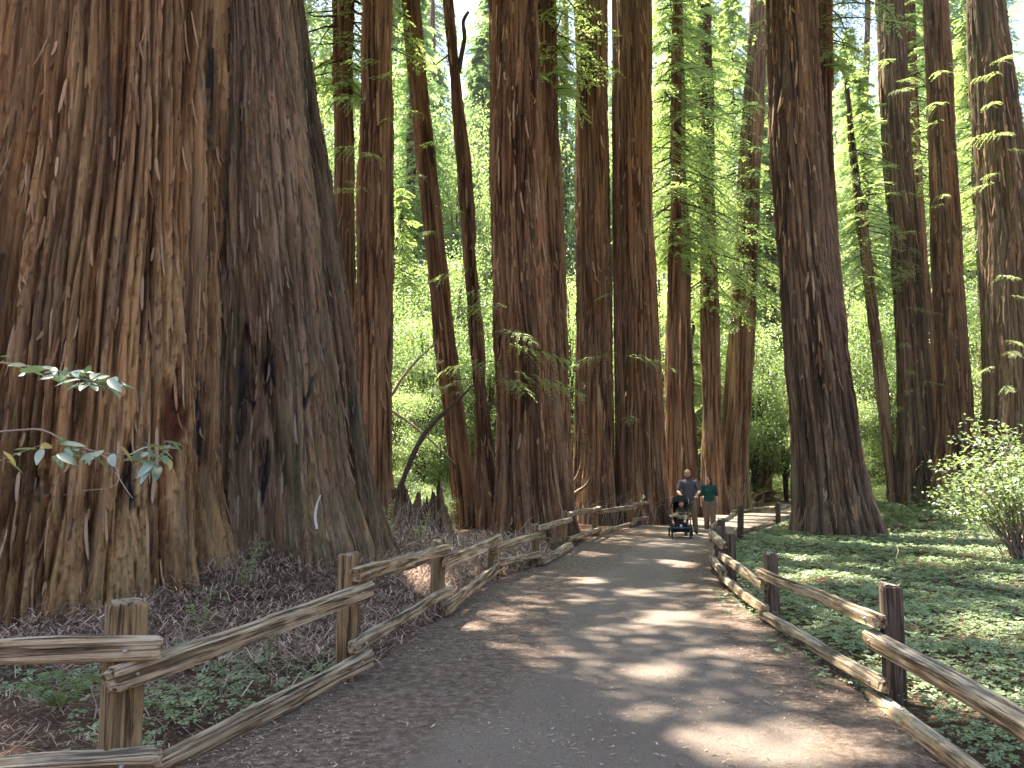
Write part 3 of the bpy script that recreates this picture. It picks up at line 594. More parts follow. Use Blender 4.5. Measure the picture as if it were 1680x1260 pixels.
LIB = {}
for k in range(3): LIB['far%d' % k] = conifer_crown('far_crown', 100 + k, 30.0, 4.6, 230, 1.0, 'needle_far', .03, nn=9, slen=.42, ll=.30, lw=.105, k=4)
for k in range(2): LIB['mid%d' % k] = conifer_crown('mid_crown', 120 + k, 13.0, 2.6, 135, 1.0, 'needle', .04, nn=12, slen=.42, ll=.125, lw=.036, k=5)
for k in range(3): LIB['br%d' % k] = broad_crown('leafy_crown', 140 + k, 9.0, 3.2, 85, 260, .13, 'broad')
for k in range(2): LIB['sh%d' % k] = broad_crown('shrub_leaves', 150 + k, 2.2, 1.3, 46, 120, .075, 'broad', 5, .05)
gB = np.random.default_rng(5)
BOUGH = []
for k in range(4):
    S, P = spray_bough(gB, 1.6, nn=13, slen=.55, ll=.085, lw=.022, k=9, droop=.18)
    fo = Foliage(); fo.leaves(S); fo.wood(P, .014, .003, 4); BOUGH.append(fo.mesh('bough', 'needle'))

def bough(key, px, py, d, az, sc=1.0, pitch=.15):
    root = TREES[key]['root']; p = at(px, py, d)
    o = obj('bough', BOUGH[random.randrange(4)], root, p - np.array(root.location), (random.uniform(-.3, .3), pitch, az)); o.scale = (sc,) * 3
    return o
# epicormic sprays hugging the trunks
for key, px, py, d, az, sc in [('t3', 612, 110, 20.6, -1.9, .8), ('t3', 625, 130, 20.6, -1.1, .9), ('t3', 608, 165, 20.5, -2.3, .8), ('t3', 632, 200, 20.6, -.9, .8), ('t3', 600, 240, 20.5, -2.6, .7), ('t3', 618, 260, 20.5, -1.5, .8), ('t3', 602, 310, 20.5, -2.0, .7), ('t3', 640, 330, 20.6, -.5, .6), ('t3', 640, 600, 20.7, -.2, .7), ('t3', 641, 680, 20.7, .1, .6),
    ('t2', 560, 130, 22.7, -2.4, .9), ('t2', 566, 170, 22.7, -1.2, .8), ('t2', 556, 240, 22.7, -2.6, .7), ('t2', 570, 300, 22.7, -.8, .7),
    ('t4', 690, 190, 24.6, -1.9, .9), ('t4', 700, 240, 24.6, -1.2, .9), ('t4', 706, 290, 24.6, -2.2, .9), ('t4', 712, 340, 24.6, -.7, .8), ('t4', 716, 380, 24.6, -1.8, .7), ('t4', 735, 590, 24.6, -2.4, .8), ('t4', 742, 640, 24.6, -.9, .7),
    ('t5', 784, 500, 23.7, -1.9, .9), ('t5', 788, 545, 23.7, -.9, .9), ('t5', 792, 590, 23.7, -2.4, 1.0), ('t5', 780, 620, 23.7, -2.8, 1.0), ('t5', 778, 440, 23.7, -2.9, .9),
    ('t6', 822, 500, 20.0, -2.2, .9), ('t6', 822, 540, 20.0, -1.0, 1.0), ('t6', 830, 565, 19.8, -.5, 1.1), ('t6', 824, 590, 19.9, -2.4, .9), ('t6', 832, 610, 19.8, -.3, 1.2), ('t6', 828, 620, 19.8, -1.2, 1.0), ('t6', 820, 470, 20.1, -2.6, .8),
    ('t9', 1016, 575, 27.2, -2.6, 1.1), ('t9', 1020, 580, 27.2, -.6, 1.2), ('t9', 1016, 610, 27.2, -2.9, .8), ('t9', 1012, 480, 27.4, -2.3, .7), ('t9', 1030, 680, 27.2, -1.6, .7),
    ('t17', 1490, 440, 32.4, -1.8, 1.6), ('t17', 1480, 480, 32.3, -2.8, 1.8), ('t17', 1495, 520, 32.3, -.7, 1.5), ('t17', 1480, 560, 32.3, -2.2, 1.4), ('t17', 1500, 600, 32.3, -1.0, 1.5), ('t17', 1490, 660, 32.3, -1.6, 1.3),
    ('t19', 1640, 120, 28.2, -2.2, 1.8), ('t19', 1630, 200, 28.2, -2.8, 2.0), ('t19', 1640, 230, 28.2, -1.2, 1.8), ('t19', 1625, 300, 28.2, -2.5, 1.6), ('t19', 1640, 460, 28.2, -1.6, 1.4), ('t19', 1650, 560, 28.2, -1.1, 1.3), ('t19', 1640, 620, 28.2, -2.0, 1.3),
    ('t18', 1545, 110, 31.2, -1.6, 2.0), ('t18', 1540, 180, 31.2, -2.5, 1.9), ('t18', 1555, 250, 31.2, -.9, 1.9), ('t18', 1545, 320, 31.2, -2.0, 1.6), ('t17', 1460, 80, 32.2, -2.4, 1.9), ('t17', 1465, 150, 32.2, -1.4, 1.6)]:
    if sc > 1.25:
        for _ in range(2): bough(key, px + random.uniform(-14, 14), py + random.uniform(-26, 26), d, az + random.uniform(-.9, .9), sc * random.uniform(.34, .5))
    else: bough(key, px, py, d, az, sc)

# crowns in view: boughs on the smaller trees, each crown a part of its tree
def crown_for(key, lib, zb, sc, rz=0.0):
    T = TREES[key]; i = np.searchsorted(T['z'], zb); i = min(i, len(T['z']) - 1)
    o = obj('crown', LIB[lib], T['root'], np.array([T['cx'][i], T['d'], zb]) - T['loc'], (0, 0, rz)); o.scale = (sc,) * 3 if np.isscalar(sc) else sc
    return o
for key, lib, zb, sc in [('t10', 'mid0', 9.5, (1.1, 1.1, 1.2)), ('t10b', 'mid1', 10.0, (1.2, 1.2, 1.2)), ('t11', 'mid0', 8.0, (1.35, 1.35, 1.4)), ('t12', 'mid1', 8.5, (1.2, 1.2, 1.4)), ('t13', 'far1', 9.0, .8), ('t13b', 'far0', 12.0, .7), ('t16', 'mid1', 9.0, (.9, .9, .8)), ('t21', 'mid0', 12.0, (1.0, 1.0, 1.0)), ('t17b', 'mid1', 14.0, (1.2, 1.2, 1.0)), ('t7', 'mid0', 13.5, (1.1, 1.1, 1.1)), ('t15', 'mid1', 14.0, (1.0, 1.0, 1.0)), ('t2', 'mid1', 12.5, (1.2, 1.2, 1.2)), ('edge', 'mid0', 9.0, 1.2), ('far0', 'far1', 9, .9), ('far1', 'far2', 8, .9), ('far2', 'far0', 8, .7), ('far3', 'far1', 9, .9), ('far4', 'far2', 9, .9), ('far5', 'far0', 10, .9)]:
    crown_for(key, lib, zb, sc, random.uniform(0, 6))

# understory trees and shrubs: each a thing with crown and short trunk
def stem_mesh(H, r, seed):
    V, F, tr = tube(smooth_path([[0, 0, -.15], [.04 * H, 0, H * .3], [-.02 * H, .03 * H, H * .65], [.02 * H, 0, H * .95]], 14), [r, r * .7, r * .3], 8, .2, seed)
    return mesh_np('trunk', V, [F, tr], [M['post_dark']])
STEM = [stem_mesh(9, .13, 1), stem_mesh(13, .16, 2)]
def under(lib, x, y, sc, name, label, cat, group, rz=None, stem=None, zs=1.0):
    r = empty(name, (x, y, tz(x, y)), random.uniform(0, 6) if rz is None else rz); tag(r, label, cat, group)
    c = obj('crown' if stem is not None else 'foliage', LIB[lib], r); c.scale = (sc, sc, sc * zs)
    if stem is not None:
        s_ = obj('trunk', STEM[stem], r); s_.scale = (sc, sc, sc * zs)
    return r
gU = np.random.default_rng(77)
MARKS = [(-40, 'the dark trunk at the picture edge'), (560, 'the slim straight redwood'), (615, 'the orange edged redwood'), (700, 'the leaning redwood'), (775, 'the thin forked redwood'), (860, 'the broad central redwood'), (915, 'the narrow tucked redwood'), (975, 'the tall ridged redwood'), (1045, 'the wide grey redwood'), (1105, 'the dark slim redwood'), (1165, 'the redwood above the woman'), (1215, 'the shaggy leaning redwood'), (1265, 'the slender sunlit redwood'), (1350, 'the dark clover redwood'), (1420, 'the blackish leaning trunk'), (1495, 'the first of the three ridged redwoods'), (1555, 'the smooth red redwood'), (1650, 'the thick mossy redwood')]
RANK = ['nearest', 'second nearest', 'third nearest', 'fourth nearest', 'fifth nearest', 'sixth nearest', 'seventh nearest', 'farthest']
def rank_labels(lst, noun):
    near = [min(range(len(MARKS)), key=lambda k: abs(MARKS[k][0] - q[0])) for q in lst]; out = []
    for q, m in zip(lst, near):
        grp = sorted(z[1] for z, mm in zip(lst, near) if mm == m)
        out.append('%s behind %s' % (noun, MARKS[m][1]) if len(grp) == 1 else '%s of the %ss behind %s' % (RANK[grp.index(q[1])], noun, MARKS[m][1]))
    return out
def wx(px, d): return (px - CX) * d / FPX
SPOT_TREE = [(600, 40, 1.0, 1.3, 0), (690, 34, .8, 1.2, 1), (668, 46, 1.2, 1.2, 2), (760, 38, 1.0, 1.4, 0), (720, 44, 1.2, 1.3, 1), (800, 34, .75, 1.2, 2), (780, 50, 1.3, 1.2, 0), (640, 30, .55, 1.1, 2), (935, 36, .8, 1.5, 1), (975, 42, 1.0, 1.3, 2), (1090, 44, 1.1, 1.4, 0), (1150, 48, 1.2, 1.3, 1), (1200, 56, 1.2, 1.3, 2), (1260, 64, 1.3, 1.2, 0), (1400, 42, .9, 1.5, 1), (1430, 52, 1.2, 1.3, 0), (1460, 40, .8, 1.2, 2), (1515, 46, 1.1, 1.3, 1), (1600, 44, 1.0, 1.4, 0), (1660, 40, 1.0, 1.3, 2), (1570, 56, 1.3, 1.3, 1), (530, 34, .9, 1.4, 1), (20, 24, .9, 1.4, 0), (-60, 30, 1.2, 1.4, 2), (1360, 38, .6, 1.2, 2), (1690, 34, .8, 1.4, 1), (1235, 46, .9, 1.3, 0), (1285, 52, 1.0, 1.3, 1), (1330, 46, .8, 1.4, 2), (1175, 42, .7, 1.3, 2), (900, 50, 1.2, 1.3, 0), (1110, 58, 1.3, 1.3, 2), (1390, 56, 1.2, 1.3, 1), (1490, 64, 1.3, 1.3, 2), (640, 56, 1.7, 1.9, 1), (690, 60, 1.8, 2.0, 0), (745, 54, 1.5, 1.9, 2), (795, 62, 1.8, 2.0, 1), (835, 56, 1.5, 1.9, 0), (940, 58, 1.6, 2.0, 2), (1000, 62, 1.7, 2.0, 1), (1385, 60, 1.6, 2.0, 0), (1440, 58, 1.6, 2.0, 1), (1520, 62, 1.7, 2.0, 2), (1610, 56, 1.5, 2.0, 1), (520, 58, 1.7, 2.0, 2), (575, 62, 1.8, 2.0, 0)]
for (px, d, sc, zs, k), lab in zip(SPOT_TREE, rank_labels(SPOT_TREE, "leafy understory tree")):
    under('br%d' % k, wx(px, d), d, sc, 'leafy_tree', lab, 'tree', 'leafy understory trees', None, 0, zs)
SPOT_REDWOOD = [(655, 42, 1.3, 0), (850, 48, 1.5, 0), (1130, 40, 1.15, 0), (1425, 64, 1.5, 1), (1500, 58, 1.3, 0), (1580, 50, 1.5, 1), (1650, 48, 1.5, 0), (560, 50, 1.6, 1), (1720, 40, 1.3, 1), (-40, 36, 1.5, 0)]
for (px, d, sc, k), lab in zip(SPOT_REDWOOD, rank_labels(SPOT_REDWOOD, "feathery young redwood")):
    under('mid%d' % k, wx(px, d), d, sc, 'young_redwood', lab, 'tree', 'young redwoods in the woods', None, 1)
SPOT_SHRUB = [(650, 27, .9, 0), (700, 24, .6, 1), (735, 31, .8, 0), (765, 29, .55, 1), (690, 36, 1.1, 1), (805, 31, .7, 0), (940, 31, .6, 1), (1085, 33, .6, 0), (1180, 47, .9, 1), (1215, 50, .8, 0), (1270, 64, 1.2, 1), (1300, 66, 1.4, 0), (1330, 58, 1.1, 1), (1400, 38, .9, 0), (1425, 44, 1.2, 1), (1450, 36, .7, 0), (1560, 42, 1.2, 1), (1620, 38, 1.2, 0), (1640, 25, .7, 0), (1560, 28, .55, 1)]
for (px, d, sc, k), lab in zip(SPOT_SHRUB, rank_labels(SPOT_SHRUB, "low leafy shrub")):
    under('sh%d' % k, wx(px, d), d, sc, 'shrub', lab, 'shrub', 'low shrubs on the forest floor')

# far-off woods: one mass
def gn_instances(o, collection, name):
    ng = bpy.data.node_groups.new(name, 'GeometryNodeTree')
    ng.interface.new_socket('Geometry', in_out='INPUT', socket_type='NodeSocketGeometry'); ng.interface.new_socket('Geometry', in_out='OUTPUT', socket_type='NodeSocketGeometry')
    N = ng.nodes; a = N.new('NodeGroupInput'); z = N.new('NodeGroupOutput'); ip = N.new('GeometryNodeInstanceOnPoints')
    ci = N.new('GeometryNodeCollectionInfo'); ci.inputs[0].default_value = collection; ci.inputs['Separate Children'].default_value = True; ci.inputs['Reset Children'].default_value = True
    def na(nm, typ):
        q = N.new('GeometryNodeInputNamedAttribute'); q.data_type = typ; q.inputs[0].default_value = nm; return q.outputs[0]
    Lk = ng.links.new
    Lk(a.outputs[0], ip.inputs['Points']); Lk(ci.outputs[0], ip.inputs['Instance']); ip.inputs['Pick Instance'].default_value = True
    Lk(na('idx', 'INT'), ip.inputs['Instance Index']); Lk(na('rot', 'FLOAT_VECTOR'), ip.inputs['Rotation']); Lk(na('scl', 'FLOAT_VECTOR'), ip.inputs['Scale'])
    Lk(ip.outputs[0], z.inputs[0])
    md = o.modifiers.new('scatter', 'NODES'); md.node_group = ng
def scatter(name, P, rot, scl, idx, collection):
    me = bpy.data.meshes.new(name); me.vertices.add(len(P)); me.vertices.foreach_set('co', np.ascontiguousarray(P, np.float32).ravel())
    for nm, typ, v in (('rot', 'FLOAT_VECTOR', rot), ('scl', 'FLOAT_VECTOR', scl)):
        a = me.attributes.new(nm, typ, 'POINT'); a.data.foreach_set('vector', np.ascontiguousarray(v, np.float32).ravel())
    a = me.attributes.new('idx', 'INT', 'POINT'); a.data.foreach_set('value', np.ascontiguousarray(idx, np.int32))
    o = obj(name, me); gn_instances(o, collection, name); return o
fc = bpy.data.collections.new('far_library')
for k in ('far0', 'far1', 'far2', 'br0', 'br1'):
    fc.objects.link(bpy.data.objects.new('woods_' + k, LIB[k]))
pts = []
for i in range(190):
    d = gU.uniform(66, 140); x = gU.uniform(-.80, .85) * d
    if abs(x - float((lf(d) + rf(d)) / 2)) < 4: continue
    pts.append((x, d, tz(x, d) - .3))
pts = np.array(pts); n = len(pts)
idx = gU.choice(5, n, p=[.26, .26, .26, .11, .11])
sc_ = np.where(idx >= 3, gU.uniform(1.0, 2.2, n), gU.uniform(.7, 1.35, n))
fw = scatter('far_woods', pts, np.stack([np.zeros(n), np.zeros(n), gU.uniform(0, 6.28, n)], 1), np.stack([sc_, sc_, sc_ * gU.uniform(.9, 1.25, n)], 1), idx, fc)
tag(fw, 'mass of sunlit green woods on the slope far behind the redwoods', 'woods', None, 'stuff')

uc = bpy.data.collections.new('undergrowth_library')
for k in ('sh0', 'sh1'): uc.objects.link(bpy.data.objects.new('undergrowth_' + k, LIB[k]))
up_ = []
for i in range(900):
    d = gU.uniform(31, 95); x = gU.uniform(-.75, .8) * d
    if lf(d) - 1.0 < x < rf(d) + 1.0: continue
    if d < 40 and x > rf(d): continue
    up_.append((x, d, tz(x, d) - .05))
up_ = np.array(up_); n = len(up_); us_ = gU.uniform(.35, 1.0, n) * np.where(up_[:, 1] > 50, 1.5, 1)
ug = scatter('undergrowth', up_, np.stack([np.zeros(n), np.zeros(n), gU.uniform(0, 6.28, n)], 1), np.stack([us_, us_, us_ * .7], 1), gU.integers(0, 2, n), uc)
tag(ug, 'low green undergrowth covering the floor of the far woods', 'undergrowth', None, 'stuff')

# unseen crown leaves added above frame to shade the trail, gaps cut for sun
GAPS = [(965, 900, 42, 14), (968, 928, 36, 10), (968, 953, 26, 7), (970, 985, 14, 6), (1036, 971, 30, 8), (1095, 1015, 58, 16), (1062, 1106, 62, 18), (1150, 1075, 50, 8), (1290, 1225, 165, 28), (1118, 921, 28, 10), 
        (640, 1128, 42, 26), (570, 1190, 45, 22), (700, 972, 40, 16), (520, 960, 40, 20), (675, 868, 60, 22), (600, 1040, 30, 20),
        (1400, 947, 75, 14), (1310, 925, 40, 8), (1625, 1042, 75, 14), (1560, 1165, 100, 26), (1480, 1110, 50, 16), (1222, 1010, 26, 26), (1200, 965, 14, 12), (1640, 960, 50, 8), (1450, 900, 80, 7), (1620, 905, 80, 9), (1290, 960, 30, 8), (1560, 925, 60, 7),
        (1640, 845, 90, 22), (1520, 838, 70, 14), (1470, 870, 40, 8), (1240, 845, 70, 7), (1235, 828, 50, 5), (1255, 862, 60, 4), (1300, 893, 40, 6)]
gapw = []
for px, py, rx, ry in GAPS:
    c0 = gp(px, py); ex = gp(px + rx, py); ey = gp(px, py - ry); ez = gp(px, py + ry)
    gapw.append((c0[0], c0[1], abs(ex[0] - c0[0]) * (1.1 if px > 1190 and py < 1200 else .9) + .10, abs(ey[1] - ez[1]) / 2 * (1.1 if px > 1190 and py < 1200 else .9) + .08, c0[0] / c0[1]))
def in_gap(P):
    G = P - sunv * (P[:, 2:3] / sunv[2]); m = np.zeros(len(P), bool); m |= (((G[:, 0] - 10.2) / 2.2) ** 2 + ((G[:, 1] - 14.7) / 1.9) ** 2) < 1; m |= (G[:, 0] > 8.3) & (G[:, 1] > 19)
    for x0, y0, rx, ry, sk in gapw:
        m |= (((G[:, 0] - x0 - sk * (G[:, 1] - y0)) / rx) ** 2 + ((G[:, 1] - y0) / ry) ** 2) < 1
    return m
gC = np.random.default_rng(31)
sets = []
NB = 5400
gx = gC.uniform(-9, 19, NB); gy = gC.uniform(1.0, 29, NB); hz = gC.uniform(17, 27, NB)
ctr = np.stack([gx, gy, np.zeros(NB)], 1) + sunv[None] * (hz / sunv[2])[:, None]
for i in range(NB):
    n = 22; a = gC.uniform(0, 6.28); u = gC.uniform(-1, 1, n)
    ax = np.array([math.cos(a), math.sin(a), -.25])
    p = ctr[i] + ax * u[:, None] * .9 + gC.normal(0, .22, (n, 3))
    d = nrm(gC.normal(size=(n, 3))); nv = nrm(gC.normal(0, .6, (n, 3)) + [0, 0, 1])
    sets.append(leafset(p, d, nv, gC.uniform(.28, .55, n), gC.uniform(.11, .19, n)))
S = cat_sets(sets); k = ~in_gap(S[0]); S = [a[k] for a in S]
ppx, ppy = topix(S[0]); inside = (ppx > -60) & (ppx < 1740) & (ppy > -25) & (S[0][:, 1] > 0); S = [a[~inside] for a in S]
keys = ['giant', 't3', 't6', 't8', 't9', 't14', 't17', 't18', 't4', 't12']
axy = np.array([[TREES[k]['cx'][-1], TREES[k]['d']] for k in keys])
own = np.argmin(np.linalg.norm(S[0][:, None, :2] - axy[None], axis=2), 1)
for i, k in enumerate(keys):
    m = own == i
    if m.sum() < 10: continue
    V, F = leaf_quads([a[m] for a in S]); obj('crown', mesh_np('crown', V - TREES[k]['loc'], F, [M['needle']], smooth=False), TREES[k]['root'])  # added shading leaves, shared out as crowns of the nearest trees

# ------------------------------------------------------------------ fences
def beam_mesh(name, L, w, h, seed, mat, nseg=22, bow=.03, rough=.12, sect='split'):
    g = np.random.default_rng(seed); n = 12; a = np.linspace(0, 2 * np.pi, n, endpoint=False) + .26
    e = .25 if sect == 'square' else .36
    sy = np.sign(np.cos(a)) * np.abs(np.cos(a)) ** e; sz = np.sign(np.sin(a)) * np.abs(np.sin(a)) ** e
    if sect == 'split':
        k = 1 + g.normal(0, .16, n); sy = sy * k * np.where(np.sin(a) > .4, g.uniform(.6, 1.0), 1.0); sz = sz * (1 + g.normal(0, .11, n)) * np.where(np.cos(a) > .3, g.uniform(.75, 1.0), 1.0)
    xs_ = np.concatenate([[0, .012], np.linspace(.03, L - .03, nseg), [L - .012, L]])
    tp = np.ones(len(xs_)); tp[0] = tp[-1] = .84; tp[1] = tp[-2] = .95
    ph = g.uniform(0, 100)
    th = 1 + rough * perlin(xs_ * 1.7 + ph, 0, 0) + rough * .5 * perlin(xs_ * 5 + ph, 3.1, 0)
    oy = bow * perlin(xs_ * .55 + ph, 9.1) ; oz = bow * perlin(xs_ * .55 + ph, 21.1)
    oy -= np.linspace(oy[0], oy[-1], len(oy)); oz -= np.linspace(oz[0], oz[-1], len(oz))
    dn = 1 + rough * .55 * perlin(xs_[:, None] * 2.2 + ph, np.cos(a)[None] * 1.8, np.sin(a)[None] * 1.8) + rough * .25 * perlin(xs_[:, None] * 1.2 + ph, np.cos(a)[None] * 5, np.sin(a)[None] * 5)
    Y = oy[:, None] + sy[None] * (w / 2) * (th * tp)[:, None] * dn; Z = oz[:, None] + sz[None] * (h / 2) * (th * tp)[:, None] * dn
    X = np.repeat(xs_[:, None], n, 1); m = len(xs_)
    jit = g.normal(0, .012, n); X[0] += jit; X[-1] += jit[::-1]
    V = np.stack([X, Y, Z], -1).reshape(-1, 3)
    i = (np.arange(m - 1)[:, None] * n + np.arange(n)[None]); j = (np.arange(m - 1)[:, None] * n + (np.arange(n)[None] + 1) % n)
    F = np.stack([i, j, j + n, i + n], -1).reshape(-1, 4)
    caps = np.stack([np.arange(n)[::-1], (m - 1) * n + np.arange(n)])
    return mesh_np(name, V, [F, caps], [M[mat]], smooth=False)
def fence(root, posts, side, seed0, dark=False):
    """posts: (x, y, height, width, rail heights from the previous span (top, low), to the next span (top, low)); side=+1 rails on +normal"""
    org = np.array(root.location); g = np.random.default_rng(seed0); n = len(posts)
    dirs = []
    for i in range(n):
        a = np.array(posts[max(i - 1, 0)][:2]); b = np.array(posts[min(i + 1, n - 1)][:2]); v = (b - a) / np.linalg.norm(b - a); dirs.append(v)
    def att(i, z, off):
        nv = np.array([dirs[i][1], -dirs[i][0]]) * side
        p = np.array(posts[i][:2]) + nv * off; return np.array([p[0], p[1], z])
    for i, P in enumerate(posts):
        x, y, h, w = P[:4]; z = tz(x, y)
        me = beam_mesh('post', h + .25, w, w, seed0 * 31 + i, 'post_dark' if dark else 'post', 8, .004, .025, 'square')
        o = obj('post', me, root, np.array([x, y, z - .25]) - org); a = math.atan2(dirs[i][1], dirs[i][0])
        o.rotation_euler = (Matrix.Rotation(a + g.normal(0, .08), 4, 'Z') @ Matrix.Rotation(g.normal(0, .015), 4, 'X') @ Matrix.Rotation(-math.pi / 2, 4, 'Y')).to_euler()
    for i in range(n - 1):
        A, B = posts[i], posts[i + 1]
        near = min(A[1], B[1]) < 30
        for lev in (0, 1):
            za, zb = A[5][lev], B[4][lev]
            w = g.uniform(.085, .11); h = g.uniform(.10, .125)
            offa = A[3] / 2 + w * .42 + .004; offb = B[3] / 2 + w * .42 + .004
            p0, p1 = att(i, za + tz(*A[:2]), offa), att(i + 1, zb + tz(*B[:2]), offb)
            v = (p1 - p0) / np.linalg.norm(p1 - p0); p0 = p0 - v * g.uniform(.10, .17); p1 = p1 + v * g.uniform(.10, .17)
            L_ = float(np.linalg.norm(p1 - p0))
            me = beam_mesh('rail', L_, w, h, seed0 * 77 + i * 2 + lev, 'rail', 26 if near else 10, .028 if lev == 0 else .02, .12)
            o = obj('rail', me, root, p0 - org, align_x(p0, p1))
            if A[1] < 8:
                bm_ = bpy.data.meshes.get('bolt') or bolt_mesh()
                for f in (.16 / L_, 1 - .16 / L_):
                    b = obj('bolt', bm_, root); nv = np.array([dirs[i][1], -dirs[i][0], 0]) * side
                    b.location = Vector([float(q) for q in (p0 + (p1 - p0) * f + nv * (w * .5 + .006) - org)]); b.rotation_euler = Vector([float(q) for q in nv]).to_track_quat('Z', 'Y').to_euler()
def bolt_mesh():
    bm = bmesh.new(); bmesh.ops.create_cone(bm, cap_ends=True, segments=12, radius1=.016, radius2=.014, depth=.008)
    r = bmesh.ops.create_uvsphere(bm, u_segments=10, v_segments=6, radius=.009); bmesh.ops.translate(bm, verts=r['verts'], vec=(0, 0, .005))
    me = bpy.data.meshes.new('bolt'); bm.to_mesh(me); bm.free(); me.materials.append(M['bolt']); return me
def gpz(px, py): p = gp(px, py); return p[0], p[1]
left_posts = [(-4.6, 4.05, .92, .17, (.70, .12), (.70, .12)), (-2.09, 4.42, .93, .188, (.70, .13), (.575, .02)), (-1.31, 6.5, .985, .14, (.69, .15), (.83, .29)), (-.84, 9.2, .85, .135, (.755, .29), (.62, .11)), (-.32, 12.5, .70, .13, (.64, .22), (.50, .27)), (.42, 14.5, .76, .13, (.57, .24), (.70, .13)), (1.17, 17.8, .85, .13, (.68, .12), (.79, .26)), (2.27, 21.9, .86, .14, (.77, .20), (.66, .10)), (3.87, 26.0, .80, .14, (.66, .14), (.74, .24)), (6.0, 30.2, .8, .14, (.70, .22), (.60, .12)),
              (8.1, 34.2, .8, .14, (.60, .12), (.72, .24)), (10.0, 37.4, .82, .14, (.72, .22), (.6, .12)), (11.6, 40.4, .82, .14, (.6, .14), (.72, .24)), (13.4, 44.6, .8, .14, (.72, .22), (.6, .12)), (15.2, 49, .82, .14, (.6, .14), (.72, .22)), (17.4, 53.4, .8, .14, (.72, .22), (.6, .12)), (20, 58.6, .8, .14, (.6, .12), (.72, .2)), (24, 62.6, .8, .14, (.72, .2), (.6, .12)), (29, 65.5, .8, .14, (.6, .12), (.6, .12))]
right_posts = [(2.45, 2.9, .78, .14, (.43, .04), (.42, .03)), (2.71, 5.83, .83, .14, (.45, .02), (.585, .15)), (2.95, 9.2, .74, .14, (.52, .06), (.40, .13)), (3.25, 12.0, .78, .14, (.44, .10), (.60, .2)), (3.62, 14.1, .74, .14, (.62, .2), (.52, .1)), (4.2, 16.2, .75, .14, (.5, .1), (.62, .2)), (5.95, 21, .86, .15, (.62, .2), (.7, .12)), (8.62, 26, .78, .15, (.62, .12), (.55, .2)), (10.7, 30, .8, .14, (.55, .2), (.68, .12)), (13.0, 35, .8, .14, (.68, .12), (.58, .22)), (15.0, 39.5, .8, .14, (.58, .22), (.68, .12)), (17.2, 44.5, .8, .14, (.68, .12), (.58, .2)), (20.2, 51.4, .8, .14, (.58, .2), (.6, .12))]
fl_ = empty('split_rail_fence', (-2.09, 4.42, 0)); tag(fl_, 'weathered split-rail fence along the giant redwood side of the trail', 'fence', 'split rail fences along the trail')
fence(fl_, left_posts, 1, 3)
fr_ = empty('split_rail_fence', (2.71, 5.83, 0)); tag(fr_, 'weathered split-rail fence along the clover side of the trail', 'fence', 'split rail fences along the trail')
fence(fr_, right_posts, -1, 9, True)

# ------------------------------------------------------------------ ground cover
def heart_clover(P, size, g):
    """three heart leaflets per plant"""
    n = len(P); out = []; a0 = g.uniform(0, 6.28, n); tx = g.normal(0, .22, n); ty = g.normal(0, .22, n)
    N = nrm(np.stack([tx, ty, np.ones(n)], 1)); E1 = nrm(np.cross(N, np.array([0, 1, 0.]))); E2 = np.cross(N, E1)
    V = []; F = []
    for k in range(3):
        a = a0 + k * 2.094; d = E1 * np.cos(a)[:, None] + E2 * np.sin(a)[:, None]; s = np.cross(N, d); L_ = size[:, None]
        dz = -N * L_ * g.uniform(.02, .2, n)[:, None]
        b = P + d * L_ * .06
        V.append(np.stack([b, P + d * L_ * .62 + s * L_ * .56 + dz, P + d * L_ * 1.02 + s * L_ * .36 + dz, P + d * L_ * .80, P + d * L_ * 1.02 - s * L_ * .36 + dz, P + d * L_ * .62 - s * L_ * .56 + dz], 1))
    V = np.concatenate(V).reshape(-1, 3); m = 3 * n; i = np.arange(m)[:, None] * 6
    return V, np.concatenate([i + [[0, 1, 2, 3]], i + [[0, 3, 4, 5]]])
gG = np.random.default_rng(21)
def pts_in(n, x0, x1, y0, y1, dens=None):
    x = gG.uniform(x0, x1, n); y = gG.uniform(y0, y1, n)
    return x, y
def clover_right():
    Vs = []; Fs = []; o_ = 0
    for (y0, y1, xw, per, sz) in [(2.6, 7, 4.6, 620, .031), (7, 11, 7.5, 460, .035), (11, 16, 11, 230, .045), (16, 23, 15, 120, .060), (23, 33, 19, 26, .10)]:
        n = int(per * (y1 - y0) * xw); y = gG.uniform(y0, y1, n); u = gG.random(n) * xw; x = rf(y) + .02 + u
        dens = sstep(-.55, -.05, perlin(x * .9, y * .9, 5.5) + .5) * (0.45 + .55 * sstep(-.1, .35, u))
        vis = x < .70 * y + 1.2
        k = (gG.random(n) < dens) & vis
        # keep clear of the redwood's foot
        k &= np.hypot(x - 9.0, y - 21.8) > .95
        x, y = x[k], y[k]; n = len(x)
        z = terrain(x, y) + gG.uniform(.03, .10, n) * (sz / .036) ** .5 + .05 * perlin(x * 1.6, y * 1.6, 2.2)
        V, F = heart_clover(np.stack([x, y, np.maximum(z, terrain(x, y) + .02)], 1), sz * gG.uniform(.65, 1.25, n), gG); Vs.append(V); Fs.append(F + o_); o_ += len(V)
    return mesh_np('clover', np.concatenate(Vs), np.concatenate(Fs), [M['clover']], smooth=False)
cl = obj('clover_carpet', clover_right()); tag(cl, 'dense green carpet of clover-like sorrel filling the ground inside the trail bend', 'clover', None, 'stuff')
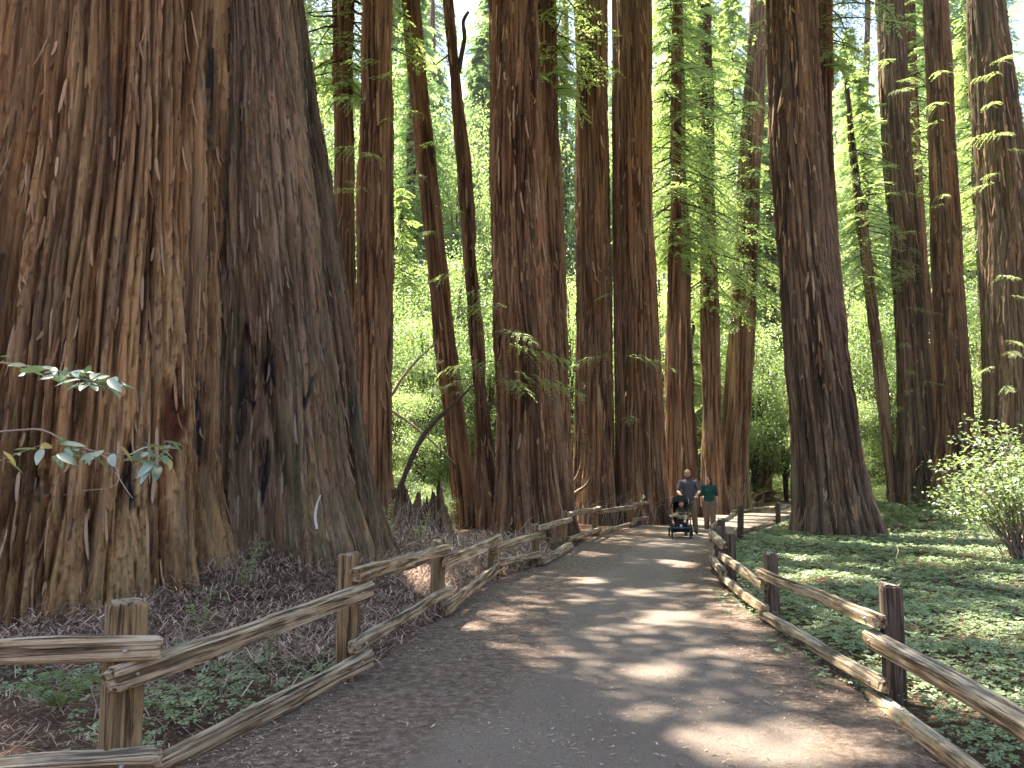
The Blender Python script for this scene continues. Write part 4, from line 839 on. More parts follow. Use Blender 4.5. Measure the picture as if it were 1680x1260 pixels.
def clover_patch(name, label, regions):
    Vs = []; Fs = []; o_ = 0
    for x0, x1, y0, y1, n, sz in regions:
        x = gG.uniform(x0, x1, n); y = gG.uniform(y0, y1, n)
        dens = sstep(-.3, .25, perlin(x * 1.3, y * 1.3, 9.5) + .12)
        k = (gG.random(n) < dens) & ((x < lf(y) - .06) | (x > rf(y) - .5)); x, y = x[k], y[k]; n = len(x)
        V, F = heart_clover(np.stack([x, y, terrain(x, y) + gG.uniform(.03, .13, n)], 1), sz * gG.uniform(.6, 1.3, n), gG); Vs.append(V); Fs.append(F + o_); o_ += len(V)
    o = obj(name, mesh_np('clover', np.concatenate(Vs), np.concatenate(Fs), [M['clover']], smooth=False)); return tag(o, label, 'clover', None, 'stuff')
clover_patch('clover_patch', 'loose patch of clover-like sorrel behind the nearest fence post', [(-5.5, -2.0, 4.4, 7.2, 1900, .036), (-2.4, -1.2, 5.0, 7.0, 420, .034), (-4.0, -1.4, 7.0, 9.0, 120, .036)])
clover_patch('clover_fringe', 'thin fringe of sorrel leaves creeping under the clover side rail', [(2.3, 2.9, 3, 13, 750, .030)])

def sticks(n, xf_, len_, wid, up, seed, arch=0.3):
    """short bent needle sprigs as three-sided slivers lying on the ground"""
    g = np.random.default_rng(seed); x, y = xf_(n, g); n = len(x); a = g.uniform(0, 6.28, n); L_ = len_ * g.uniform(.4, 1.5, n)
    z = terrain(x, y) + g.uniform(.0, up, n) + .014
    d = np.stack([np.cos(a), np.sin(a), g.normal(0, .25, n) * (up > .02)], 1); s = np.stack([-np.sin(a), np.cos(a), np.zeros(n)], 1)
    p0 = np.stack([x, y, z], 1); bend = s * (L_ * g.normal(0, .18, n))[:, None]; p1 = p0 + d * (L_ * .5)[:, None] + bend + np.array([0, 0, 1.]) * (L_ * arch * g.random(n) * (up > .02))[:, None]; p2 = p0 + d * L_[:, None]
    w = (wid * g.uniform(.6, 1.4, n))[:, None]; up_ = np.array([0, 0, 1.]) * w * .5
    V = np.stack([p0 - s * w * .5, p0 + s * w * .5, p1 + s * w * .5 + up_, p1 - s * w * .5 + up_, p2], 1).reshape(-1, 3); i = np.arange(n)[:, None] * 5
    return V, i + [[0, 1, 2, 3]], i + [[3, 2, 4]]
def stick_obj(name, label, cat, parts, mat):
    Vs = []; Q = []; T = []; o_ = 0
    for p in parts:
        V, q, t3 = sticks(*p); Vs.append(V); Q.append(q + o_); T.append(t3 + o_); o_ += len(V)
    o = obj(name, mesh_np(name, np.concatenate(Vs), [np.concatenate(Q), np.concatenate(T)], [M[mat]], smooth=False)); return tag(o, label, cat, None, 'stuff')
def on_path(edgebias):
    def f(n, g):
        y = 2.8 + 20 * g.random(n) ** 1.6; u = g.random(n)
        l, r = lf(y), rf(y); x = l + (r - l) * u; dl = np.minimum(x - l, (r - x) * 1.5)
        k = g.random(n) < (.12 + .88 * np.exp(-dl / edgebias)) * sstep(-.35, .3, perlin(x * 1.1, y * 1.1, 12.5) + .15); return x[k], y[k]
    return f
def in_box(x0, x1, y0, y1, left=True):
    def f(n, g):
        x = g.uniform(x0, x1, n); y = g.uniform(y0, y1, n); k = (x < lf(y) + .1) if left else (x > rf(y) - .1); return x[k], y[k]
    return f
stick_obj('trail_litter', 'scattered dry needles and bark chips on the trail', 'litter', [(30000, on_path(1.0), .05, .0055, .004, 1)], 'litter')
stick_obj('pale_trail_litter', 'pale bits of leaf and twig dropped over the trail', 'litter', [(12000, on_path(1.8), .035, .008, .004, 2), (420, on_path(2.5), .13, .009, .006, 3)], 'litter_pale')
stick_obj('needle_duff', 'reddish tangle of fallen needle sprigs heaped behind the giant side fence', 'litter', [(18000, in_box(-4.8, -.3, 6.6, 13.5), .15, .008, .14, 4), (10000, in_box(-4.2, .8, 12.5, 19), .2, .012, .22, 5), (6000, in_box(-6.5, -1.6, 4.4, 8.5), .09, .005, .05, 6), (3000, in_box(-1, 3.4, 13, 25), .12, .009, .05, 7)], 'litter')
stick_obj('fallen_twigs', 'grey fallen twigs lying in the needle litter behind the fence', 'twigs', [(2200, in_box(-4.8, -.4, 5.5, 13), .26, .007, .16, 8), (2500, in_box(-4.0, .6, 12.5, 19), .45, .013, .35, 9), (260, in_box(-7, -2, 4.4, 7), .3, .008, .06, 10)], 'twig')
stick_obj('clover_side_litter', 'dead twigs poking out of the clover carpet', 'twigs', [(160, in_box(2.9, 9, 4, 14, False), .18, .006, .12, 11), (120, in_box(5, 16, 14, 24, False), .35, .012, .2, 12)], 'twig')

# ferns
def fern_mesh(seed, nf=9, L=.7, mat='fern'):
    g = np.random.default_rng(seed); fo = Foliage()
    for f in range(nf):
        az = f * 6.283 / nf + g.normal(0, .25); Lf = L * g.uniform(.7, 1.15); tt = np.linspace(.12, 1, 15); el = g.uniform(.75, 1.15)
        r = Lf * np.sin(el * tt) * .9; z = Lf * (np.sin(tt * 2.4) * .52)
        C = np.stack([r * math.cos(az), r * math.sin(az), z], 1); T = nrm(np.gradient(C, axis=0)); S_ = nrm(np.cross(T, [0, 0, 1.])); N_ = np.cross(S_, T)
        for sd in (-1, 1):
            ln = L * .20 * np.sin(np.clip(tt * 1.05, 0, 1) * np.pi * .93 + .18) ** .8 + .01
            fo.leaves(leafset(C, S_ * sd + T * .35 - N_ * .12, N_ + g.normal(0, .12, (15, 3)), ln, np.full(15, L * .042)))
        fo.wood(np.concatenate([[[0, 0, 0]], C[::3]]), .004, .0015)
    return fo.mesh('fronds', mat)
FERN = [fern_mesh(200 + k, 8 + k, .62 + .1 * k) for k in range(4)]
fern_spots = [(gU.uniform(1440, 1690), gU.uniform(818, 868)) for _ in range(34)] + [(1420, 880), (1475, 852), (1600, 875), (1650, 866), (1585, 842), (1500, 826)]
for i, (px, py) in enumerate(fern_spots):
    p = gp(px, py, .1); x, y = p[0], min(p[1], 34)
    x = wx(px, y)
    if abs(x - 9.0) < 1.3 and abs(y - 21.8) < 1.3: continue
    o = obj('fern_plant', FERN[i % 4], None, (x, y, tz(x, y) + .02), (0, 0, gU.uniform(0, 6))); s_ = gU.uniform(.8, 1.5); o.scale = (s_,) * 3
    tag(o, 'feathery green fern in the sunlit patch beyond the dark clover redwood', 'fern', 'ferns beyond the clover redwood')
for px, py, s_, lb in [(30, 1090, .55, 'small fern in the sorrel by the picture edge'), (100, 1165, .6, 'small fern drooping in the sorrel left of the nearest post'), (640, 1000, .0, ''), (1225, 818, 1.6, 'fern clump beside the far trail bend fence')]:
    if s_ == 0: continue
    p = gp(px, py, .05); o = obj('fern_plant', FERN[2], None, (p[0], p[1], tz(p[0], p[1]) + .02)); o.scale = (s_,) * 3; tag(o, lb, 'fern')

# little dry sprouts at the feet of the trees
def sprout_mesh(seed, H=.5, mat='needle'):
    g = np.random.default_rng(seed); fo = Foliage()
    for s in range(5):
        a = g.uniform(0, 6.28); lean = g.uniform(.05, .5); h = H * g.uniform(.5, 1.1)
        P = np.stack([np.zeros(3), [lean * h * .3 * math.cos(a), lean * h * .3 * math.sin(a), h * .5], [lean * h * math.cos(a), lean * h * math.sin(a), h]])
        P = smooth_path(P, 9); fo.wood(P, .004, .0015, 4)
        for k in range(3, 9):
            for sd in (-1, 1):
                b = a + sd * 1.3 + g.normal(0, .3); n = 4; q = P[k] + np.array([math.cos(b), math.sin(b), .3]) * np.linspace(.01, .09, n)[:, None] * H * 1.6
                fo.leaves(leafset(q, np.tile([math.cos(b), math.sin(b), .4], (n, 1)) + g.normal(0, .4, (n, 3)), g.normal(0, .4, (n, 3)) + [0, 0, 1], np.full(n, .05 * H * 2), np.full(n, .011 * H * 2)))
    return fo.mesh('sprigs', mat, 'twig')
SPR = [sprout_mesh(300 + k) for k in range(3)]
for px, py, zz_, sc in [(395, 1010, .1, 1.0), (60, 960, .1, .8), (420, 900, .5, 1.0), (470, 880, .5, 1.0), (600, 880, .45, 1.3), (628, 890, .4, 1.5), (390, 925, .4, 1.1), (560, 900, .4, .9), (690, 905, .2, 1.2), (735, 890, .15, 1.3), (655, 870, .4, 1.3), (960, 860, 0, 1.6), (985, 862, 0, 1.7), (1000, 858, 0, 1.6), (1060, 862, 0, 1.8), (1078, 858, 0, 1.6), (1020, 860, 0, 1.5), (330, 1055, .05, .8), (440, 1085, 0, .6)]:
    p = gp(px, py, zz_); x, y = p[0], p[1]
    if x > lf(y) - .15: x = float(lf(y)) - .3
    o = obj('sprout', SPR[random.randrange(3)], None, (x, y, tz(x, y) + .0), (0, 0, random.uniform(0, 6))); o.scale = (sc,) * 3
    tag(o, 'spindly young redwood sprout in the litter behind the giant side fence', 'sprout', 'young sprouts in the litter')

def brush_mesh(seed, H=1.0, n=46):
    g = np.random.default_rng(seed); fo = Foliage()
    for k in range(n):
        a = g.uniform(0, 6.28); h = H * g.uniform(.3, 1.0); sp_r = g.uniform(.1, .75) * h; b = g.normal(0, .22 * H, 2)
        P = smooth_path([[b[0], b[1], -.03], [b[0] + sp_r * .3 * math.cos(a), b[1] + sp_r * .3 * math.sin(a), h * .6], [b[0] + sp_r * math.cos(a), b[1] + sp_r * math.sin(a), h * g.uniform(.6, 1.1)]], 7)
        fo.wood(P + g.normal(0, .012, P.shape), .006 * H, .002 * H, 3)
    W = np.concatenate(fo.wv); return mesh_np('twigs', W, np.concatenate(fo.wf), [M['twig']], smooth=False)
BRU = [brush_mesh(500 + k) for k in range(3)]
for px, d, sc, lb in [(618, 15.2, .9, 'dry brush at the mossy flank of the giant'), (668, 16.4, 1.1, 'dry brush in front of the wider charred stump'), (712, 17.2, 1.0, 'dry brush in front of the narrower charred stump'), (960, 26.6, 1.3, 'dry brush at the foot of the tall ridged redwood'), (1005, 26.8, 1.5, 'dry brush at the foot of the pole-thin trunk'), (1050, 27.0, 1.3, 'dry brush at the foot of the wide grey redwood'), (1085, 28.5, 1.4, 'dry brush behind the stroller'), (1215, 36.8, 1.8, 'dry brush at the foot of the shaggy leaning redwood'), (400, 9.2, .55, 'dry brush against the charred front of the giant')]:
    o = obj('dry_brush', BRU[random.randrange(3)], None, (wx(px, d), d, tz(wx(px, d), d)), (0, 0, random.uniform(0, 6))); o.scale = (sc,) * 3; tag(o, lb, 'brush', 'dry brush at the tree feet')

# leafy branch sprays reaching in front of the giant
LEAF = []
def big_leaf(seed, mat):
    g = np.random.default_rng(seed); n = 7; t_ = np.linspace(0, 1, n); w = .5 * np.sin(np.pi * t_ ** .8) ** .8 * .36; cv = -.10 * t_ ** 2 + g.normal(0, .004, n)
    rows = []
    for k in range(n): rows += [(t_[k], -w[k], cv[k] + .25 * w[k]), (t_[k], 0, cv[k]), (t_[k], w[k], cv[k] + .25 * w[k])]
    F = []
    for k in range(n - 1): F += [(3 * k, 3 * k + 1, 3 * k + 4, 3 * k + 3), (3 * k + 1, 3 * k + 2, 3 * k + 5, 3 * k + 4)]
    return mesh_np('leaf', np.array(rows), np.array(F), [M[mat]])
LEAF = [big_leaf(1, 'laurel'), big_leaf(2, 'laurel'), big_leaf(3, 'yellow_leaf')]
sh = empty('laurel_sapling', (-3.9, 4.9, tz(-3.9, 4.9))); tag(sh, 'laurel-like sapling reaching two leafy twigs in front of the giant trunk', 'sapling')
tube_obj('stem', [(-3.9, 4.9, 0), (-3.95, 4.8, 1.0), (-3.8, 4.6, 1.9), (-3.7, 4.5, 2.5)], [.03, .02, .01], 'post_dark', sh)
gL = np.random.default_rng(15)
def twig(pix, d, r=.006): 
    tube_obj('twig', [at(x, y, dd) for (x, y), dd in zip(pix, np.linspace(d + .5, d, len(pix)))], [r, r * .8, r * .4], 'twig', sh, 20, 5)
def leaf_at(px, py, d, az, tilt, roll, size, k): 
    p = at(px, py, d) - np.array(sh.location); o = obj('leaf', LEAF[k], sh, p); o.scale = (size,) * 3
    o.rotation_euler = (Matrix.Rotation(az, 4, 'Z') @ Matrix.Rotation(tilt, 4, 'Y') @ Matrix.Rotation(roll, 4, 'X')).to_euler()
twig([(-170, 560), (-60, 585), (40, 600), (110, 612), (150, 625), (185, 628)], 3.6); twig([(-150, 720), (-40, 712), (40, 705), (72, 706), (105, 722), (160, 742), (215, 745), (280, 735)], 3.6)
twig([(160, 742), (185, 760), (196, 785), (180, 800), (140, 805), (105, 812)], 3.7, .003); twig([(190, 775), (205, 800), (218, 818)], 3.7, .003); twig([(-10, 760), (40, 740), (75, 728)], 3.6, .003)
for k in range(40):
    u = gL.random(); px = 5 + 185 * u; py = 597 + 30 * u + gL.normal(0, 6)
    leaf_at(px, py, 3.6 + gL.normal(0, .06), gL.uniform(-2.6, .9), gL.uniform(-.1, .55), gL.normal(0, .5), gL.uniform(.07, .125), 0 if gL.random() < .93 else 2)
for k in range(5): leaf_at(145, 627, 3.55, -2.6 + k * .62, .35, 0, .12, 0)
for k in range(46):
    if k < 16: px, py = gL.normal(105, 22), gL.normal(735, 9)
    elif k < 22: px, py = gL.uniform(130, 215), gL.normal(743, 5)
    else: px, py = gL.normal(250, 24), gL.normal(742, 11)
    leaf_at(px, py, 3.6 + gL.normal(0, .06), gL.uniform(-3.0, 1.2), gL.uniform(-.1, .8), gL.normal(0, .5), gL.uniform(.07, .13), 0 if gL.random() < .84 else 2)
for px, py in [(5, 740), (22, 744), (10, 755), (8, 590), (3, 596)]: leaf_at(px, py, 3.6, gL.uniform(-3, 1), gL.uniform(0, .9), 0, .10, 0 if px > 9 else 2)

# pale broadleaf bush at the right edge
rb = empty('broadleaf_bush', (wx(1660, 15.5), 15.5, tz(wx(1660, 15.5), 15.5))); tag(rb, 'pale leafy bush at the picture edge in front of the mossy redwood', 'bush')
def bush_mesh():
    g = np.random.default_rng(400); fo = Foliage()
    for i in range(95):
        tx, ty = g.uniform(1530, 1760), g.uniform(685, 850)
        if tx < 1580 and ty < 740: continue
        tip = at(tx, ty, 15.5 + g.normal(0, .7)) - np.array(rb.location); b = np.array([g.normal(0, .12), g.normal(0, .12), 0]); mid = (tip + b) / 2 + [0, 0, .3]
        P = smooth_path([b, mid, tip], 9); fo.wood(P, .012, .003, 4); n = 55
        q = P[g.integers(4, 9, n)] + g.normal(0, [.15, .15, .06], (n, 3)); d = g.normal(size=(n, 3)) * [1, 1, .4]; nv = g.normal(0, .35, (n, 3)) + [0, 0, 1]
        fo.leaves(leafset(q, d, nv, g.uniform(.07, .14, n), g.uniform(.035, .07, n)))
    return fo.mesh('foliage', 'pale_leaf', 'twig')
obj('foliage', bush_mesh(), rb)

# ------------------------------------------------------------------ people and stroller
M['skin'] = simple('skin', (0.52, 0.30, 0.21), 0.55, 0.35, 0, .06, 40)
M['skin2'] = simple('skin_tan', (0.50, 0.30, 0.20), 0.55, 0.35, 0, .06, 40)
M['shirt_grey'] = simple('grey_cotton', (0.085, 0.085, 0.105), 0.9, 0.1, 0, .15, 60)
M['shirt_green'] = simple('green_knit', (0.018, 0.085, 0.068), 0.9, 0.1, 0, .15, 60)
M['khaki'] = simple('khaki_cloth', (0.22, 0.175, 0.12), 0.9, 0.1, 0, .15, 30)
M['khaki2'] = simple('brown_trouser', (0.21, 0.15, 0.11), 0.9, 0.1, 0, .35, 22)
M['cap'] = simple('tan_cap', (0.22, 0.17, 0.115), 0.9, 0.1)
M['beard'] = simple('red_beard', (0.14, 0.055, 0.025), 0.95, 0.1, 0, .3, 90)
M['hair'] = simple('black_hair', (0.012, 0.010, 0.010), 0.5, 0.4)
M['shoe_black'] = simple('black_shoe', (0.02, 0.02, 0.022), 0.6, 0.3)
M['shoe_white'] = simple('white_shoe', (0.62, 0.60, 0.58), 0.7, 0.3)
M['black_cloth'] = simple('black_canvas', (0.016, 0.016, 0.018), 0.85, 0.15)
M['plum_cloth'] = simple('plum_canvas', (0.03, 0.016, 0.021), 0.85, 0.15)
M['blue_trim'] = simple('blue_trim', (0.035, 0.11, 0.17), 0.6, 0.3)
M['frame'] = simple('stroller_frame', (0.02, 0.02, 0.022), 0.4, 0.5, .4)
M['tyre'] = simple('tyre', (0.018, 0.018, 0.018), 0.85, 0.2)
M['rimgrey'] = simple('wheel_rim', (0.16, 0.16, 0.17), 0.5, 0.4)
M['olive'] = simple('olive_cloth', (0.06, 0.055, 0.035), 0.9, 0.1)
M['cream'] = simple('cream_cloth', (0.46, 0.38, 0.24), 0.9, 0.1)
M['white_tag'] = simple('white_tag', (0.6, 0.6, 0.58), 0.7, 0.2)
M['eye'] = simple('eye', (0.03, 0.02, 0.015), 0.3, 0.5)

def capsule(bm, p0, p1, r0, r1, n=14, sq=1.0):
    p0, p1 = Vector(p0), Vector(p1); q = (p1 - p0).to_track_quat('Z', 'Y'); L_ = (p1 - p0).length
    rows = []
    for k in range(5): a = -math.pi / 2 + k * math.pi / 8; rows.append((r0 * math.cos(a), r0 * math.sin(a)))
    for k in range(5): a = k * math.pi / 8; rows.append((r1 * math.cos(a), L_ + r1 * math.sin(a)))
    vs = []
    for rr, zz_ in rows: vs.append([bm.verts.new(p0 + q @ Vector((max(rr, 1e-4) * math.cos(i * 2 * math.pi / n), max(rr, 1e-4) * sq * math.sin(i * 2 * math.pi / n), zz_))) for i in range(n)])
    for a, b in zip(vs[:-1], vs[1:]):
        for i in range(n): bm.faces.new((a[i], a[(i + 1) % n], b[(i + 1) % n], b[i]))
    bm.faces.new(vs[0][::-1]); bm.faces.new(vs[-1])
def ball(bm, c, r, rot=(0, 0, 0)):
    m = Matrix.Translation(c) @ Matrix.Rotation(rot[2], 4, 'Z') @ Matrix.Rotation(rot[1], 4, 'Y') @ Matrix.Rotation(rot[0], 4, 'X') @ Matrix.Diagonal((*r, 1))
    bmesh.ops.create_uvsphere(bm, u_segments=20, v_segments=14, radius=1.0, matrix=m)
def fused(name, bm, mat, parent, voxel=.009, smooth=4):
    me = bpy.data.meshes.new(name); bm.normal_update(); bm.to_mesh(me); bm.free(); me.materials.append(M[mat])
    for p in me.polygons: p.use_smooth = True
    o = obj(name, me, parent); r = o.modifiers.new('fuse', 'REMESH'); r.mode = 'VOXEL'; r.voxel_size = voxel; r.use_smooth_shade = True
    q = o.modifiers.new('soft', 'SMOOTH'); q.factor = .5; q.iterations = smooth
    return o
def solid(name, bm, mat, parent, smooth=False):
    me = bpy.data.meshes.new(name); bm.normal_update(); bm.to_mesh(me); bm.free(); me.materials.append(M[mat])
    for p in me.polygons: p.use_smooth = smooth
    return obj(name, me, parent)
def V3(*a): return Vector(a)
def hand(bm, w, d, side, curl):
    """palm from wrist w along d with four fingers and a thumb; curl bends the fingers round +n"""
    d = Vector(d).normalized(); up = Vector((0, 0, 1)); s = d.cross(up)
    if s.length < .2: s = Vector((0, 1, 0)) if abs(d.z) > .9 else s
    s.normalize(); n_ = s.cross(d).normalized() * -1
    pc = w + d * .045; capsule(bm, w + d * .01, w + d * .08, .026, .036, 12, .55)
    for k, (o_, l) in enumerate(zip((-.03, -.010, .010, .029), (.058, .070, .074, .060))):
        b = w + d * .085 + s * o_; e1 = b + (d * math.cos(curl * .5) + n_ * math.sin(curl * .5)) * l * .5; e2 = e1 + (d * math.cos(curl * 1.5) + n_ * math.sin(curl * 1.5)) * l * .55
        capsule(bm, b, e1, .0105, .0095, 8); capsule(bm, e1, e2, .0095, .0075, 8)
    b = w + d * .03 + s * .03 * side; e = b + (d * .7 + s * side * .7 + n_ * .3) * .045; capsule(bm, b, e, .014, .011, 8); capsule(bm, e, e + (d * .9 + n_ * .5) * .032, .011, .009, 8)
def person_root(label, x, y, rz): r = empty('person', (x, y, tz(x, y) + .012), rz); return tag(r, label, 'person')

def build_man(x, y, rz):
    r = person_root('bearded man in tan cap and grey shirt pushing the stroller', x, y, rz)
    hipL, hipR = V3(.095, .02, .93), V3(-.095, .0, .93)
    kneeL, ankL, toeL = V3(.14, .10, .50), V3(.17, .36, .115), V3(.19, .24, .035)
    kneeR, ankR, toeR = V3(-.10, -.17, .50), V3(-.10, -.20, .085), V3(-.11, -.36, .035)
    shL, shR = V3(.205, -.03, 1.455), V3(-.205, -.03, 1.455)
    elL, wrL = V3(.295, -.13, 1.19), V3(.19, -.40, 1.075)
    elR, wrR = V3(-.29, -.12, 1.19), V3(-.20, -.40, 1.075)
    hd = V3(-.02, -.075, 1.675)
    b = bmesh.new()
    capsule(b, (0, 0, .96), (0, -.01, 1.12), .135, .13, 18, .72); capsule(b, (0, -.01, 1.12), (0, -.035, 1.38), .13, .15, 18, .70)
    capsule(b, (-.13, -.03, 1.43), (.13, -.03, 1.43), .075, .075); capsule(b, (0, -.035, 1.45), (-.01, -.06, 1.60), .062, .055)
    for hip, kn, an, to in ((hipL, kneeL, ankL, toeL), (hipR, kneeR, ankR, toeR)):
        capsule(b, hip, kn, .085, .055); capsule(b, kn, kn.lerp(an, .35), .052, .056); capsule(b, kn.lerp(an, .35), an, .056, .036); capsule(b, an + V3(0, .03, -.03), to, .038, .028)
    for sh_, el, wr, sd in ((shL, elL, wrL, -1), (shR, elR, wrR, 1)):
        capsule(b, sh_, el, .056, .043); capsule(b, el, el.lerp(wr, .3), .043, .045); capsule(b, el.lerp(wr, .3), wr, .045, .028); hand(b, wr, (wr - el).normalized() * .6 + V3(0, -1, -.1) * .4, sd, 1.5)
    ball(b, hd, (.078, .098, .118)); ball(b, hd + V3(0, -.035, -.06), (.058, .065, .062)); capsule(b, hd + V3(-.003, -.095, .012), hd + V3(-.004, -.118, -.022), .011, .016)
    for s in (-1, 1): ball(b, hd + V3(s * .080, .005, -.01), (.012, .022, .032))
    ball(b, hd + V3(0, -.088, .03), (.05, .018, .012)); ball(b, hd + V3(0, -.094, -.058), (.026, .014, .010))
    fused('body', b, 'skin', r, .0085)
    b = bmesh.new()                                             # polo shirt
    capsule(b, (0, .0, .93), (0, -.01, 1.12), .175, .165, 18, .80); capsule(b, (0, -.01, 1.12), (0, -.035, 1.38), .165, .18, 18, .76); capsule(b, (-.14, -.03, 1.425), (.14, -.03, 1.425), .085, .085)
    capsule(b, (0, -.03, 1.48), (0, -.045, 1.515), .085, .070)
    for sh_, el in ((shL, elL), (shR, elR)): capsule(b, sh_, sh_.lerp(el, .78), .072, .066)
    fused('shirt', b, 'shirt_grey', r, .011)
    for s in (-1, 1):
        b = bmesh.new(); capsule(b, (s * .012, -.125, 1.462), (s * .06, -.085, 1.515), .014, .018, 8, .6); solid('collar', b, 'shirt_grey', r, True)
    b = bmesh.new()
    capsule(b, (-.03, .01, .93), (.03, .01, .93), .145, .145, 18)
    for hip, kn, an in ((hipL, kneeL, ankL), (hipR, kneeR, ankR)): capsule(b, hip, kn, .108, .082); capsule(b, kn, an + V3(0, 0, .03), .082, .072)
    fused('trousers', b, 'khaki', r, .012)
    for an, to in ((ankL, toeL), (ankR, toeR)):
        b = bmesh.new(); capsule(b, an + V3(0, .035, -.035), to, .046, .042); ball(b, an + V3(0, .01, -.01), (.046, .052, .05)); fused('shoe', b, 'shoe_black', r, .009)
    b = bmesh.new(); ball(b, hd + V3(0, .005, .035), (.090, .108, .098)); res = bmesh.ops.bisect_plane(b, geom=b.verts[:] + b.edges[:] + b.faces[:], plane_co=hd + V3(0, 0, .045), plane_no=(0, .10, -1), clear_outer=True)
    bmesh.ops.holes_fill(b, edges=[e for e in b.edges if e.is_boundary]); cp_ = solid('cap', b, 'cap', r, True)
    b = bmesh.new(); m_ = Matrix.Translation(hd + V3(-.004, -.125, .055)) @ Matrix.Rotation(.16, 4, 'X') @ Matrix.Diagonal((.072, .075, .008, 1)); bmesh.ops.create_uvsphere(b, u_segments=18, v_segments=8, radius=1, matrix=m_); solid('visor', b, 'cap', cp_, True)
    b = bmesh.new(); ball(b, hd + V3(0, -.055, -.095), (.060, .058, .050)); capsule(b, hd + V3(-.068, -.02, -.02), hd + V3(-.045, -.06, -.085), .018, .026); capsule(b, hd + V3(.068, -.02, -.02), hd + V3(.045, -.06, -.085), .018, .026); capsule(b, hd + V3(-.03, -.102, -.038), hd + V3(.03, -.102, -.038), .009, .009)
    fused('beard', b, 'beard', r, .008)
    b = bmesh.new(); ball(b, hd + V3(0, .035, -.005), (.080, .075, .075)); solid('hair', b, 'beard', r, True)
    for s in (-1, 1): b = bmesh.new(); ball(b, hd + V3(s * .031, -.089, .012), (.012, .008, .007)); solid('eye', b, 'eye', r, True)
    return r
def build_woman(x, y, rz):
    r = person_root('dark-haired woman in green top and brown trousers walking beside the man', x, y, rz)
    hipL, hipR = V3(.09, .0, .84), V3(-.09, 0, .84); kneeL, ankL, toeL = V3(.085, -.10, .46), V3(.075, -.14, .08), V3(.08, -.28, .03); kneeR, ankR, toeR = V3(-.075, .02, .45), V3(-.06, .22, .10), V3(-.06, .11, .03)
    shL, shR = V3(.165, 0, 1.305), V3(-.165, 0, 1.305); elL, wrL = V3(.225, .03, 1.06), V3(.225, -.06, .86); elR, wrR = V3(-.22, .04, 1.06), V3(-.23, .0, .85); hd = V3(-.015, -.02, 1.505)
    b = bmesh.new()
    capsule(b, (0, 0, .87), (0, 0, 1.02), .125, .105, 18, .74); capsule(b, (0, 0, 1.02), (0, 0, 1.24), .105, .125, 18, .70); capsule(b, (-.10, 0, 1.285), (.10, 0, 1.285), .062, .062); capsule(b, (0, 0, 1.30), (-.008, -.01, 1.43), .050, .044)
    for hip, kn, an, to in ((hipL, kneeL, ankL, toeL), (hipR, kneeR, ankR, toeR)):
        capsule(b, hip, kn, .085, .052); capsule(b, kn, kn.lerp(an, .35), .050, .052); capsule(b, kn.lerp(an, .35), an, .052, .033); capsule(b, an + V3(0, .025, -.03), to, .034, .025)
    for sh_, el, wr, sd in ((shL, elL, wrL, -1), (shR, elR, wrR, 1)):
        capsule(b, sh_, el, .046, .036); capsule(b, el, wr, .037, .024); hand(b, wr, V3(0, -.15, -1), sd, .5)
    tr = Matrix.Rotation(-.75, 3, 'Z')
    H = lambda *a: hd + tr @ V3(*a)
    ball(b, hd, (.070, .088, .108), (0, 0, -.75)); ball(b, H(0, -.03, -.055), (.050, .055, .055), (0, 0, -.75)); capsule(b, H(0, -.082, .01), H(0, -.102, -.02), .009, .013); ball(b, H(0, -.084, -.055), (.02, .012, .010))
    for s in (-1, 1): ball(b, H(s * .071, .005, -.01), (.011, .018, .028))
    fused('body', b, 'skin2', r, .0085)
    b = bmesh.new()
    capsule(b, (0, 0, .90), (0, 0, 1.03), .160, .142, 18, .80); capsule(b, (0, 0, 1.03), (0, -.005, 1.22), .142, .152, 18, .78); capsule(b, (-.115, 0, 1.29), (.115, 0, 1.29), .072, .072); capsule(b, (0, 0, 1.32), (0, -.005, 1.36), .066, .055)
    for s in (-1, 1): ball(b, (s * .065, -.085, 1.19), (.068, .062, .07))
    for sh_, el in ((shL, elL), (shR, elR)): capsule(b, sh_, sh_.lerp(el, .9), .066, .056)
    fused('top', b, 'shirt_green', r, .010)
    b = bmesh.new(); capsule(b, (-.035, .0, .85), (.035, 0, .85), .130, .130, 18)
    for hip, kn, an in ((hipL, kneeL, ankL), (hipR, kneeR, ankR)): capsule(b, hip, kn, .112, .085); capsule(b, kn, an + V3(0, 0, .03), .085, .078)
    fused('trousers', b, 'khaki2', r, .012)
    for an, to in ((ankL, toeL), (ankR, toeR)): b = bmesh.new(); capsule(b, an + V3(0, .03, -.035), to, .040, .036); fused('shoe', b, 'shoe_white', r, .009)
    b = bmesh.new(); ball(b, H(0, .028, .022), (.084, .088, .104), (0, 0, -.75)); ball(b, H(0, .055, -.06), (.07, .05, .10), (0, 0, -.75)); capsule(b, H(0.02, .065, -.08), H(.03, .085, -.22), .055, .035); fused('hair', b, 'hair', r, .009)
    for s in (-1, 1): b = bmesh.new(); ball(b, H(s * .028, -.079, .010), (.011, .007, .006)); solid('eye', b, 'eye', r, True)
    return r

